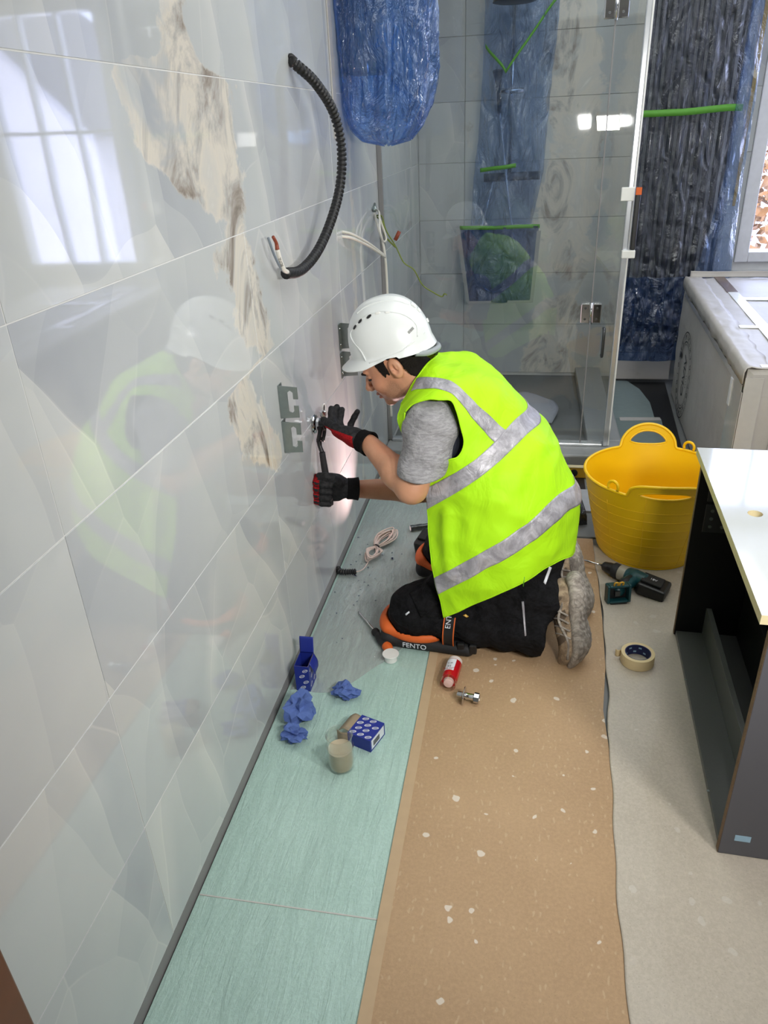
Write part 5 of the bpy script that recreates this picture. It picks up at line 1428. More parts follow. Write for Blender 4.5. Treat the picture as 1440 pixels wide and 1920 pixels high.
for k in range(7):
    zr_ = HB_ * (0.12 + 0.115 * k); c3 = np.array([TC[0], TC[1], 0]); ring = np.array([[np.interp(zr_, Gt[:, j, 2], Gt[:, j, a]) for a in (0, 1)] + [zr_] for j in range(122, 239)]); dv = ring - c3; dv[:, 2] = 0
    tube('tub_rib', ring[::4] + dv[::4] * 0.012, 0.0012, M['yellow_tub'], tub, seg=5)
for jf in (148, 170, 198): 
    col_ = Gt[4:80:6, jf]; dv = col_ - np.array([TC[0], TC[1], 0]); dv[:, 2] = 0; tube('tub_rib', col_ + dv * 0.012, 0.0014, M['yellow_tub'], tub, seg=5)
for ph in (3.98, 0.95):
    r = 0.264; c_ = np.array([TC[0] + r * math.cos(ph), TC[1] + r * math.sin(ph) * 0.97, HB_ + 0.018]); tg = np.array([-math.sin(ph), math.cos(ph), 0])
    tube('lug', [c_ + tg * 0.021 * math.cos(a) + np.array([0, 0, 0.021 * math.sin(a)]) for a in np.linspace(-0.5, PI + 0.5, 20)], 0.0055, M['yellow_tub'], tub, seg=8)

# ================================================================== VANITY CABINET
A0 = np.array([1.186, 1.292]); A1 = np.array([1.222, 2.164]); ev = (A1 - A0) / np.linalg.norm(A1 - A0); en = np.array([ev[1], -ev[0]])
LV, DV, HV = 0.873, 0.47, 0.640
RV = Matrix([[en[0], ev[0], 0, A0[0]], [en[1], ev[1], 0, A0[1]], [0, 0, 1, 0.0038], [0, 0, 0, 1]])
van = empty('vanity_cabinet', (A0[0], A0[1], 0.0), 'black open fronted vanity cabinet with grey side panel, standing on the floor paper', 'cabinet')
def vb(name, lo, hi, mat, bev=0.0008, par=None): return box(name, lo, hi, mat, par or van, bev, RV)
vb('side_panel', (0.0, -0.0005, 0.0), (DV, 0.018, HV), M['cab_grey'])
vb('panel_edge', (-0.0012, 0.0, 0.0), (-0.0002, 0.0175, HV), M['chip'])
vb('side_panel', (0.0, LV - 0.018, 0.0), (DV, LV, HV), M['cab_black'])
vb('bottom_panel', (0.004, 0.0185, 0.0), (DV - 0.02, LV - 0.0185, 0.016), M['cab_brushed'])
vb('rail', (0.085, 0.0185, 0.0165), (0.101, LV - 0.0185, 0.115), M['cab_brushed'])
vb('rail', (0.19, 0.0185, 0.0165), (0.206, LV - 0.0185, 0.20), M['cab_black'])
vb('back_panel', (DV - 0.016, 0.0185, 0.0165), (DV, LV - 0.0185, HV), M['cab_black'])
vb('divider', (0.20, 0.34, 0.205), (0.44, 0.352, 0.42), M['cab_black'])
vb('front_edge', (-0.0015, LV - 0.018, 0.0), (-0.0002, LV - 0.0005, HV), M['chip'])
for z0, z1, nh in ((0.500, 0.585, 2), (0.395, 0.490, 6)):
    pl = vb('fixing_plate', (0.030, LV - 0.0215, z0), (0.105, LV - 0.0185, z1), M['dark_steel'])
    for k in range(nh):
        x_ = 0.05 + 0.034 * (k % 2); z_ = z0 + 0.02 + 0.027 * (k // 2)
        w_ = RV @ Vector((x_, LV - 0.0215, z_)); n_ = RV.to_3x3() @ Vector((0, -1, 0))
        lathe('screw_head', [(0.0012, 0), (0.0055 if nh > 2 else 0.008, 0.0), (0.005 if nh > 2 else 0.007, 0.002)], M['steel'], pl, tuple(w_), tuple(n_), 14)
for k in (0.18, 0.7): 
    w_ = RV @ Vector((0.002, 0.02 + k * (LV - 0.04), 0.0162)); lathe('screw_head', [(0.001, 0), (0.004, 0), (0.003, 0.0015)], M['steel'], van, tuple(w_), (0, 0, 1), 10)
st = vb('sticker', (0.028, -0.0012, 0.048), (0.062, -0.0006, 0.066), M['sticker_blue'], 0.0)
# white worktop with tap hole and basin cut-out
top = empty('worktop', (A0[0], A0[1], HV), 'glossy white vanity worktop with round tap hole on the black cabinet', 'worktop')
RVi = RV.inverted(); zt = HV + 0.0008; zT = zt + 0.022
tap = RVi @ Vector([float(v) for v in fl(1416, 963, zT + 0.0038)]); bas = RVi @ Vector([float(v) for v in fl(1540, 890, zT + 0.0038)])
bm = bmesh.new()
def loop_(pts):
    vs = [bm.verts.new(Vector((x, y, zT))) for x, y in pts]
    return [bm.edges.new((vs[i], vs[(i + 1) % len(vs)])) for i in range(len(vs))]
es = loop_([(-0.018, 0.017), (DV + 0.02, 0.017), (DV + 0.02, LV + 0.006), (-0.018, LV + 0.006)])
circ = lambda c, rx, ry, n, e=1.0: [(c.x + rx * math.copysign(abs(math.cos(a)) ** e, math.cos(a)), c.y + ry * math.copysign(abs(math.sin(a)) ** e, math.sin(a))) for a in np.linspace(0, 2 * PI, n, endpoint=False)]
es += loop_(circ(tap, 0.0175, 0.0175, 40)); es += loop_(circ(bas, 0.085, 0.10, 48, 0.6))
bmesh.ops.triangle_fill(bm, edges=es, use_beauty=True)
r_ = bmesh.ops.extrude_face_region(bm, geom=list(bm.faces)); 
bmesh.ops.translate(bm, verts=[v for v in r_['geom'] if isinstance(v, bmesh.types.BMVert)], vec=(0, 0, -0.022))
bmesh.ops.recalc_face_normals(bm, faces=bm.faces)
for v in bm.verts: v.co = RV @ v.co
me = bm_mesh('top_slab', bm); me.materials.append(M['white_gloss']); me.materials.append(M['cream'])
_, cc, nn_ = mesh_arrays(me); me.polygons.foreach_set('material_index', (np.abs(nn_[:, 2]) < 0.5).astype(np.int32))
link('top_slab', me, None, top)

# ================================================================== CARTON
B0 = np.array([1.505, 2.875]); B1 = np.array([1.600, 4.72]); be = (B1 - B0) / np.linalg.norm(B1 - B0); bn = np.array([be[1], -be[0]])
LB, WB, HBX = np.linalg.norm(B1 - B0), 0.86, 0.700
RB = Matrix([[bn[0], be[0], 0, B0[0]], [bn[1], be[1], 0, B0[1]], [0, 0, 1, -0.005], [0, 0, 0, 1]])
car = empty('carton', (B0[0], B0[1], -0.005), 'large long white cardboard carton with round stamp on its side, by the window', 'box')
bm = bmesh.new(); box_bm(bm, (0, 0, 0), (WB, LB, HBX)); bmesh.ops.subdivide_edges(bm, edges=bm.edges, cuts=34, use_grid_fill=True)
for v in bm.verts:
    p = v.co.copy(); n_edge = sum(1 for a, m_ in ((p.x, WB), (p.y, LB), (p.z, HBX)) if min(a, m_ - a) < 1e-4)
    k = 0.007 if n_edge >= 2 else 0.0045
    q_ = Vector((mnoise.noise(p * 3.1), mnoise.noise(p * 3.3 + Vector((5, 1, 2))), mnoise.noise(p * 2.7 + Vector((1, 7, 3)))))
    hf = Vector((mnoise.noise(p * 16), mnoise.noise(p * 15 + Vector((2, 2, 2))), mnoise.noise(p * 17 + Vector((4, 4, 4)))))
    d_ = q_ * k * 1.6 + hf * (0.006 if n_edge >= 2 else 0.0012)
    if p.z < 0.02: d_.z = 0; d_ *= 0.3
    if n_edge >= 2: d_ += Vector((WB / 2 - p.x, LB / 2 - p.y, HBX / 2 - p.z)).normalized() * 0.006
    v.co = RB @ (p + d_)
link('carton_body', bm_mesh('carton_body', bm), M['carton'], car, smooth=False)
zt2 = HBX - 0.0005
def bp(name, lo, hi, mat, bev=0.0): return box(name, lo, hi, mat, car, bev, RB)
c1 = RB.inverted() @ Vector([float(v) for v in fl(1360, 520, zt2)])
bp('seam_tape', (0.155, 0.02, zt2 + 0.003), (0.205, LB - 0.45, zt2 + 0.0055), M['clip_glare_white'])  # white stands in for glare on the glossy seam tape
bp('seam_tape', (0.150, LB - 0.45, zt2 + 0.003), (0.205, LB + 0.003, zt2 + 0.0058), M['tape_brown'])
bp('cross_tape', (0.08, 0.62, zt2 + 0.004), (0.70, 0.66, zt2 + 0.0068), M['clip_glare_white'])  # glare on the cross tape, painted white
bp('cross_tape', (0.20, 1.20, zt2 + 0.004), (0.72, 1.26, zt2 + 0.0068), M['clip_glare_white'])  # second cross tape, its glare painted white as well
bp('cross_tape', (0.05, 0.015, zt2 + 0.004), (WB - 0.03, 0.05, zt2 + 0.0068), M['tape_clear'])
bp('brown_corner_tape', (0.155, LB + 0.001, zt2 - 0.10), (0.20, LB + 0.006, zt2 + 0.004), M['tape_brown'])
bp('corner_tape', (-0.0062, 0.0, 0.05), (-0.0035, 0.20, HBX - 0.09), M['tape_clear'])
bp('corner_tape', (-0.003, -0.0075, 0.02), (0.06, -0.0045, HBX - 0.03), M['tape_clear'])
bp('front_tape', (0.12, -0.0075, 0.02), (0.20, -0.0045, HBX - 0.02), M['tape_clear'])
bp('edge_tape', (-0.0062, 0.02, HBX - 0.09), (-0.0035, LB - 0.1, HBX - 0.065), M['tape_clear'])
bp('torn_flap', (-0.010, 0.17, HBX - 0.20), (-0.006, 0.205, HBX - 0.09), M['white_print'], 0.001)
ys_ = np.linspace(0.0, LB, 110); Gc = np.zeros((110, 9, 3))
for i, y_ in enumerate(ys_):
    for j, (x, h) in enumerate(((-0.0095, -0.055), (-0.0095, -0.03), (-0.009, -0.010), (-0.002, 0.006), (0.012, 0.007), (0.03, 0.006), (0.05, 0.006), (0.07, 0.005), (0.085, 0.0045))):
        nz_ = mnoise.noise(Vector((y_ * 9, j * 0.6, 1))); n2_ = mnoise.noise(Vector((y_ * 26, j * 0.9, 4)))
        Gc[i, j] = RB @ Vector((x + (0.004 * nz_ + 0.002 * n2_ if j < 4 else 0) + (0.016 * nz_ if j == 8 else 0) , y_, zt2 + h + (0.005 * nz_ + 0.003 * n2_ if j < 8 else 0) + (0.012 * nz_ if j == 0 else 0)))
sheet('torn_edge', Gc, M['carton'], car, thick=0.002)
# far end: turned-up flap
sheet('flap', net([[Vector(RB @ Vector((x, LB - 0.02 + y_, zt2 + h + 0.004 * random.random()))) for x in np.linspace(0.02, WB - 0.02, 9)] for y_, h in ((0, 0.003), (0.008, 0.018), (0.010, 0.034))], 60, 8), M['carton'], car, thick=0.003)
# round stamp on the left side
def side_pt(px, py):
    r = ray(px, py); n3 = np.array([bn[0], bn[1], 0]); t = ((np.array([B0[0], B0[1], 0]) - CAM_P) @ n3) / (r @ n3); w = CAM_P + r * t
    l = RB.inverted() @ Vector([float(v) for v in w]); return np.array([l.y, l.z])
sc = (side_pt(1291, 622) + side_pt(1275, 784)) / 2; sr = np.linalg.norm(side_pt(1291, 622) - side_pt(1275, 784)) / 2
def ring_stamp(name, r0, r1):
    n = 72; a = np.linspace(0, 2 * PI, n, endpoint=False)
    V = [RB @ Vector((-0.0068, sc[0] + r * math.cos(t), sc[1] + r * math.sin(t))) for r in (r0, r1) for t in a]
    link(name, pyd(name, V, [(i, (i + 1) % n, n + (i + 1) % n, n + i) for i in range(n)]), M['dark_print'], car)
ring_stamp('stamp_ring', sr * 0.975, sr); ring_stamp('stamp_ring', sr * 0.76, sr * 0.785); ring_stamp('stamp_ring', sr * 0.70, sr * 0.712)
R3 = RB.to_3x3()
def stamp(s, size, y, z, xd, yd): text('stamp_text', s, size, RB @ Vector((-0.0070, y, z)), R3 @ Vector(xd), R3 @ Vector(yd), M['dark_print'], car, 0.0003)
stamp('CIVIV', sr * 0.40, sc[0] + sr * 0.10 * -1, sc[1], (0, 0, 1), (0, 1, 0))
stamp('.....', sr * 0.30, sc[0] - sr * 0.42, sc[1], (0, 0, 1), (0, 1, 0))
for k in range(26):
    a = 2 * PI * k / 26; c_, s_ = math.cos(a), math.sin(a)
    stamp('OXRAIMENSHTUVLOIAECNRTSODI'[k], sr * 0.16, sc[0] + sr * 0.875 * c_, sc[1] + sr * 0.875 * s_, (0, s_, -c_), (0, c_, s_))
bp('printed_panel', (-0.0070, LB - 0.30, 0.30), (-0.0066, LB - 0.24, 0.33), M['dark_print'])

# ================================================================== DRILL AND BATTERY
def F3(px, py, z): return fl(px, py, z)
dr = empty('cordless_drill', (1.07, 2.5, 0.003), 'teal and black cordless drill without battery lying before the yellow tub', 'drill')
p_tip, p_ch, p_cl, p_bd, p_end = F3(1093, 1050, 0.028), F3(1130, 1060, 0.034), F3(1152, 1068, 0.038), F3(1166, 1074, 0.040), F3(1207, 1090, 0.038)
tube('drill_bit', [p_tip, p_tip + (p_ch - p_tip) * 0.12, p_ch], [0.001, 0.0045, 0.0045], M['chrome'], dr)
ax = (p_end - p_ch) / np.linalg.norm(p_end - p_ch)
lathe('chuck', [(0.010, 0), (0.017, 0.006), (0.022, 0.03), (0.023, 0.046)], M['black'], dr, p_ch, ax)
lathe('torque_collar', [(0.024, 0.046), (0.0285, 0.049), (0.0285, 0.070), (0.026, 0.073)], M['black_rubber'], dr, p_ch, ax)
lathe('gear_ring', [(0.026, 0.073), (0.029, 0.075), (0.029, 0.100), (0.027, 0.103)], plain('gear_case', (150, 144, 130), 0.35), dr, p_ch, ax)
lathe('motor_body', [(0.027, 0.103), (0.031, 0.110), (0.032, 0.150), (0.029, 0.178), (0.020, 0.186)], M['teal'], dr, p_ch, ax)
h0 = p_ch + ax * 0.135; foot = F3(1156, 1108, 0.040)
hv = (foot - h0) / np.linalg.norm(foot - h0); side_ = np.cross(hv, [0, 0, 1.0]); side_ /= np.linalg.norm(side_); upv = np.cross(side_, hv)
me = sdf_mesh('handle', lambda P: smin(chain(P, [h0, h0 + hv * 0.05, foot - hv * 0.01], [0.026, 0.020, 0.023], 0.02), ell(P, h0, (0.03, 0.03, 0.03)), 0.02), np.minimum(h0, foot) - 0.06, np.maximum(h0, foot) + 0.06, 0.003)
me.materials.append(M['teal']); hnd = link('handle', me, None, dr)
tube('grip_pad', [h0 + hv * 0.03 + upv * 0.014, foot - hv * 0.03 + upv * 0.014], [0.013, 0.014], M['black_rubber'], hnd)
fr = np.array([0.25, -0.93, 0.10]); fr -= 0; fr /= np.linalg.norm(fr); fs = np.cross([0, 0, 1.0], fr); fs /= np.linalg.norm(fs); fu = np.cross(fr, fs)
RF = Matrix([[float(fs[i]), float(fr[i]), float(fu[i]), float(foot[i])] for i in range(3)] + [[0, 0, 0, 1]])
ft = []
bm = bmesh.new()
for lo, hi in (((-0.043, -0.004, -0.034), (-0.034, 0.030, 0.034)), ((0.034, -0.004, -0.034), (0.043, 0.030, 0.034)), ((-0.034, -0.004, 0.026), (0.034, 0.030, 0.034)), ((-0.034, -0.004, -0.034), (0.034, 0.030, -0.026))): box_bm(bm, lo, hi, 0.003, RF)
box_bm(bm, (-0.036, -0.014, -0.030), (0.036, 0.0, 0.030), 0.003, RF)
link('battery_foot', bm_mesh('battery_foot', bm), M['teal'], dr)
box('socket_plate', (-0.033, 0.0005, -0.0255), (0.033, 0.006, 0.0255), M['black'], dr, 0.001, RF)
box('contact_block', (-0.012, 0.0065, -0.012), (0.006, 0.020, 0.008), M['dark_steel'], dr, 0.001, RF)
box('foot_lip', (-0.030, 0.0, -0.040), (0.030, 0.028, -0.0345), M['black'], dr, 0.002, RF)
for x_ in (-0.013, 0.006): 
    tube('terminal_clip', [RF @ Vector((x_ - 0.006, 0.022, 0.030)), RF @ Vector((x_ - 0.006, 0.028, 0.046)), RF @ Vector((x_ + 0.006, 0.028, 0.046)), RF @ Vector((x_ + 0.006, 0.022, 0.030))], 0.0032, M['yellow_paint'], dr, 6, n=16)
bat = empty('drill_battery', (1.18, 2.47, 0.003), 'black drill battery pack lying between the drill and the yellow tub', 'battery')
bc = F3(1222, 1099, 0.03); RBt = Matrix.Translation(Vector([float(v) for v in bc])) @ Matrix.Rotation(math.radians(-24), 4, 'Z') @ Matrix.Rotation(math.radians(8), 4, 'Y')
box('battery_case', (-0.045, -0.045, -0.026), (0.058, 0.050, 0.018), M['black'], bat, 0.009, RBt)
box('battery_rail', (-0.040, -0.028, 0.0185), (0.035, 0.032, 0.028), M['black_rubber'], bat, 0.003, RBt)
text('battery_lettering', '18V', 0.016, RBt @ Vector((0.0, 0.0, 0.0284)), RBt.to_3x3() @ Vector((1, 0, 0)), RBt.to_3x3() @ Vector((0, 1, 0)), M['white_print'], bat)

# ================================================================== SMALL THINGS ON THE FLOOR
tr = empty('masking_tape_roll', fl(1194, 1237, 0.004), 'cream masking tape roll with dark blue core lying beside the cabinet', 'tape roll')
tc = fl(1194, 1240, 0.0045); dirx = 0.052
lathe('tape_band', [(0.0400, 0.0), (0.0510, 0.0), (0.0515, 0.002), (0.0515, 0.034), (0.0510, 0.036), (0.0400, 0.036)], M['tape_cream'], tr, tc, (0, 0, 1), 56, closed=True)
lathe('core', [(0.0375, 0.001), (0.0398, 0.001), (0.0398, 0.0358), (0.0375, 0.0358)], M['tape_core'], tr, tc, (0, 0, 1), 56, closed=True)
for k in range(6):
    a = 0.7 + k * 0.42; z0 = 0.008 + 0.014 * (k % 2)
    V = [tc + np.array([0.0372 * math.cos(a + u), 0.0372 * math.sin(a + u), z0 + h]) for h in (0, 0.006) for u in np.linspace(0, 0.25, 6)]
    link('core_print', pyd('core_print', V, [(i, i + 1, 6 + i + 1, 6 + i) for i in range(5)]), M['sticker_blue'], tr)
sheet('loose_end', net([[tc + np.array([-0.049, 0.016, z]), tc + np.array([-0.060, 0.012, z]), tc + np.array([-0.066, 0.018, z])] for z in (0.004, 0.018, 0.030)], 8, 6), M['tape_cream'], tr, thick=0.0008)

cup = empty('plastic_cup', fl(641, 1440), 'clear plastic cup half full of murky liquid on the green sheet', 'cup')
cb = fl(641, 1436, -0.0038)
lathe('cup_wall', [(0.0, 0.0), (0.031, 0.0), (0.0345, 0.004), (0.0360, 0.03), (0.0368, 0.112), (0.0378, 0.114), (0.0378, 0.116), (0.0355, 0.115), (0.0345, 0.03), (0.0330, 0.006), (0.0, 0.0035)], M['cup'], cup, cb, seg=40)
lathe('liquid', [(0.0, 0.0045), (0.0310, 0.006), (0.0338, 0.03), (0.0342, 0.066), (0.0, 0.066)], M['liquid'], cup, cb, seg=40)
tube('level_ring', [cb + np.array([0.0372 * math.cos(a), 0.0372 * math.sin(a), 0.078]) for a in np.linspace(0, 2 * PI, 40)], 0.0006, M['cup'], cup, 5)

def print_marks(root, face_o, ex, ey, w, h, nx, ny, stag=True):
    ex, ey = np.array(ex, float), np.array(ey, float); nrm = np.cross(ex, ey)
    for a in range(nx):
        for b in range(ny):
            u, v = (a + 0.5 + (0.25 if (b % 2 and stag) else -0.0)) / nx * w, (b + 0.5) / ny * h
            if u > w - 0.008: continue
            c_ = np.array(face_o) + ex * u + ey * v + nrm * 0.0004; n = 16; V = []
            ca, sa = math.cos(0.5), math.sin(0.5)
            for rr in (1.0, 0.80):
                for t in np.linspace(0, 2 * PI, n):
                    x, y = 0.0098 * rr * math.cos(t), 0.0052 * (rr - (0.06 if rr < 1 else 0)) * math.sin(t); V.append(c_ + ex * (x * ca - y * sa) + ey * (x * sa + y * ca))
            m0 = len(V)
            for x, y in ((-0.0070, 0.0010), (0.0070, 0.0010), (0.0070, -0.0010), (-0.0070, -0.0010)): V.append(c_ + ex * (x * ca - y * sa) + ey * (x * sa + y * ca))
            link('printed_mark', pyd('printed_mark', V, [(i, i + 1, n + i + 1, n + i) for i in range(n - 1)] + [(m0, m0 + 1, m0 + 2, m0 + 3)]), M['white_print'], root)
# standing open box
b1 = empty('blue_box', fl(570, 1290), 'small blue printed carton standing open against the marble wall foot', 'box')
X0, X1, Ya, Yb, ZB, ZTb = 0.034, 0.079, 1.722, 1.790, -0.0038, 0.092
for nm, lo, hi in (('front', (X0, Ya, ZB), (X1, Ya + 0.0012, ZTb)), ('back', (X0, Yb, ZB), (X1, Yb + 0.0012, ZTb)), ('side', (X0, Ya + 0.0013, ZB), (X0 + 0.0012, Yb - 0.0001, ZTb)), ('side', (X1 - 0.0012, Ya + 0.0013, ZB), (X1, Yb - 0.0001, ZTb)), ('base', (X0 + 0.0013, Ya + 0.0013, ZB), (X1 - 0.0013, Yb - 0.0001, ZB + 0.0015))):
    box(nm, lo, hi, M['blue_card'], b1)
box('box_lining', (X0 + 0.0013, Ya + 0.0014, ZB + 0.002), (X1 - 0.0013, Ya + 0.0022, ZTb - 0.0005), M['card_inside'], b1)
box('box_lining', (X1 - 0.0022, Ya + 0.0023, ZB + 0.002), (X1 - 0.0013, Yb - 0.0002, ZTb - 0.0005), M['card_inside'], b1)
sheet('lid_flap', net([[(x, Yb + 0.0006 + 0.004 * k, ZTb + h) for x in (X0, (X0 + X1) / 2, X1)] for k, h in enumerate((0.0, 0.025, 0.048, 0.054))], 10, 16), M['blue_card'], b1, thick=0.0012)
sheet('tuck_flap', net([[(X1, Yb - 0.055 * u, ZTb + 0.001) for u in (0, .5, 1)], [(X1 + 0.012, Yb - 0.004 - 0.05 * u, ZTb - 0.022) for u in (0, .5, 1)], [(X1 + 0.014, Yb - 0.01 - 0.04 * u, ZTb - 0.040) for u in (0, .5, 1)]], 8, 8), M['blue_card'], b1, thick=0.001)
print_marks(b1, (X0, Ya, ZB + 0.004), (1, 0, 0), (0, 0, 1), X1 - X0, 0.086, 1, 4)
print_marks(b1, (X1, Ya, ZB + 0.004), (0, 1, 0), (0, 0, 1), Yb - Ya, 0.086, 2, 3)
# open box lying down
b2 = empty('blue_box', fl(690, 1385), 'blue printed carton with barcode label lying open behind the plastic cup', 'box')
N0 = np.array([0.314, 1.497]); eR = np.array([0.27, 0.963]); eL = np.array([-0.94, 0.34]); eL /= np.linalg.norm(eL); eR = np.array([eL[1], -eL[0]])
RX2 = Matrix([[eL[0], eR[0], 0, N0[0]], [eL[1], eR[1], 0, N0[1]], [0, 0, 1, -0.0036], [0, 0, 0, 1]])
w2, d2, h2 = 0.075, 0.080, 0.042
for nm, lo, hi in (('lid', (0, 0, h2 - 0.0012), (w2, d2, h2)), ('base', (0, 0, 0), (w2, d2, 0.0012)), ('side', (0, 0, 0.0013), (w2, 0.0012, h2 - 0.0013)), ('side', (0, d2 - 0.0012, 0.0013), (w2, d2, h2 - 0.0013)), ('end', (0, 0.0013, 0.0013), (0.0012, d2 - 0.0013, h2 - 0.0013))):
    box(nm, lo, hi, M['blue_card'], b2, 0.0, RX2)
box('box_lining', (0.0014, 0.0014, 0.0014), (w2 - 0.002, d2 - 0.0014, 0.0022), M['card_inside'], b2, 0, RX2)
RR = RX2.to_3x3(); v3 = lambda *a: np.array(RR @ Vector(a)); p3 = lambda *a: np.array(RX2 @ Vector(a))
print_marks(b2, p3(w2, 0.0, h2 + 0.0003), v3(-1, 0, 0), v3(0, 1, 0) * 1, w2, d2, 3, 4) if np.cross(v3(-1, 0, 0), v3(0, 1, 0))[2] > 0 else print_marks(b2, p3(0, 0.0, h2 + 0.0003), v3(1, 0, 0), v3(0, 1, 0), w2, d2, 3, 4)
box('barcode_label', (-0.0005, 0.006, 0.006), (-0.0001, d2 - 0.006, h2 - 0.004), M['white_print'], b2, 0, RX2)
bm = bmesh.new()
for k in range(14): box_bm(bm, (-0.0009, 0.016 + 0.0024 * k, 0.012), (-0.0006, 0.016 + 0.0024 * k + (0.0012 if k % 3 else 0.0018), h2 - 0.012), 0, RX2)
o = link('barcode', bm_mesh('barcode', bm), M['dark_print'], b2); o['kind'] = 'stuff'
print_marks(b2, p3(0, -0.0003, 0.002), v3(1, 0, 0), v3(0, 0, 1), w2, h2 - 0.006, 2, 1)
sheet('open_flap', net([[p3(w2 + dx, y, z) for y in (0.006, d2 / 2, d2 - 0.006)] for dx, z in ((0.0, h2), (0.018, h2 + 0.002), (0.036, h2 - 0.014))], 8, 10), M['card_inside'], b2, thick=0.001)
sheet('open_flap', net([[p3(w2 + dx, y, z) for z in (0.004, h2 / 2, h2 - 0.002)] for dx, y in ((0.0, 0.001), (0.016, -0.006), (0.034, -0.002))], 8, 10), M['card_inside'], b2, thick=0.001)
# crumpled blue paper
def wad(c, r, seed, label, sq=(1, 1, 0.7)):
    bm = bmesh.new(); bmesh.ops.create_icosphere(bm, subdivisions=4, radius=1.0); s = Vector((seed * 3.7, seed * 1.3, seed))
    for v in bm.verts:
        p = v.co.copy(); k = 1.0 - 0.75 * abs(mnoise.noise(p * 1.5 + s)) - 0.4 * abs(mnoise.noise(p * 2.9 + s)) + 0.30 * mnoise.noise(p * 1.0 + s * 2)
        cel = mnoise.cell(p * 2.2 + s) * 0.10
        q_ = p * (k + cel) * r
        v.co = Vector((c[0] + q_.x * sq[0], c[1] + q_.y * sq[1], max(q_.z * sq[2] + r * sq[2] * 0.72, 0.0) - 0.0036))
    bmesh.ops.decimate if False else None
    o = link('crumpled_paper', bm_mesh('crumpled_paper', bm), M['blue_paper']); tag(o, label, 'paper wad', 'crumpled blue paper towels')
    md = o.modifiers.new('fold', 'DECIMATE'); md.ratio = 0.22
    return o
wad(fl(565, 1340), 0.062, 1, 'largest crumpled blue paper towel, beside the wall below the standing box', (1.0, 0.95, 0.75))
wad(fl(649, 1303), 0.042, 2, 'crumpled blue paper towel alone right of the standing box', (1.15, 0.8, 0.7))
wad(fl(553, 1385), 0.042, 5, 'nearest and darkest crumpled blue paper towel, by the wall foot', (1.1, 0.85, 0.7))
# white plug cap
pc = empty('white_plug', fl(733, 1240), 'small white plastic plug with wide flange beside the screwdriver', 'plug')
lathe('plug_body', [(0.0185, 0.0), (0.0205, 0.002), (0.0205, 0.018), (0.018, 0.020)], M['white_plastic'], pc, fl(733, 1238, -0.0038), seg=36)
lathe('plug_flange', [(0.018, 0.0202), (0.0265, 0.024), (0.0275, 0.027), (0.0265, 0.0285), (0.004, 0.0290)], M['white_plastic'], pc, fl(733, 1238, -0.0038), seg=36)
# screwdriver
sd = empty('screwdriver', fl(700, 1180), 'black and orange handled screwdriver lying on the green sheet', 'screwdriver')
t0, t1, t2, t3 = fl(672, 1147, 0.004), fl(702, 1182, 0.012), fl(721, 1206, 0.013), fl(731, 1219, 0.013)
tube('shaft', [t0, lerp(t0, t1, 0.1), t1], [0.0018, 0.0034, 0.0034], M['chrome'], sd)
hv_ = t3 - t1; hl = np.linalg.norm(hv_)
lathe('handle', [(0.007, 0), (0.0135, 0.004), (0.0145, 0.014), (0.0105, 0.024), (0.0130, 0.034), (0.0165, 0.055), (0.0165, hl * 0.78)], M['black_rubber'], sd, t1, hv_, 20)
lathe('handle_end', [(0.0165, hl * 0.781), (0.0165, hl * 0.9), (0.012, hl), (0.004, hl + 0.003)], M['orange'], sd, t1, hv_, 20)
# red sealant bottle
bt = empty('sealant_bottle', fl(845, 1265), 'red and white sealing cord bottle lying on the hardboard', 'bottle')
q0, q1 = fl(841, 1279, 0.0255), fl(853, 1243, 0.0255); av = q1 - q0; av[2] = 0; al = np.linalg.norm(av); av /= al; LBt = max(al, 0.105)
lathe('bottle_body', [(0.020, 0.006), (0.0245, 0.008), (0.0250, 0.012), (0.0250, LBt * 0.80), (0.024, LBt * 0.83), (0.010, LBt * 0.84)], M['bottle_red'], bt, q0, av, 36)
lathe('bottle_cap', [(0.016, LBt * 0.842), (0.0225, LBt * 0.845), (0.0225, LBt * 0.98), (0.020, LBt), (0.004, LBt)], plain('clear_pink', (226, 214, 210), 0.15), bt, q0, av, 36)
lathe('spool', [(0.003, -0.010), (0.014, -0.008), (0.016, 0.0055), (0.003, 0.0058)], plain('pale_pink', (232, 196, 190), 0.5), bt, q0, av, 30)
lathe('clear_collar', [(0.0236, -0.014), (0.0245, -0.014), (0.0246, 0.0075), (0.0237, 0.0075)], M['cup'], bt, q0, av, 36, closed=True)
sdv = np.cross([0, 0, 1.0], av); V = []; n_ = 12
for a in np.linspace(-0.35, 0.95, n_):
    nr = np.array([0, 0, 1.0]) * math.cos(a) + sdv * math.sin(a)
    for s in (0.030, LBt * 0.80): V.append(q0 + av * s + nr * 0.02535)
link('bottle_label', pyd('bottle_label', V, [(2 * i, 2 * i + 1, 2 * i + 3, 2 * i + 2) for i in range(n_ - 1)]), M['white_print'], bt, smooth=True)
nr = np.array([0, 0, 1.0]) * math.cos(0.3) + sdv * math.sin(0.3); tgn = np.cross(nr, av)
text('bottle_lettering', 'LOCTITE', 0.0095, q0 + av * 0.036 + nr * 0.0258, tgn, -av, M['red'], bt, 0.0001)
text('bottle_lettering', '55', 0.013, q0 + av * 0.048 + nr * 0.0258, tgn, -av, M['dark_print'], bt, 0.0001)
text('bottle_lettering', '50 m', 0.008, q0 + av * 0.062 + nr * 0.0258, tgn, -av, M['dark_print'], bt, 0.0001)
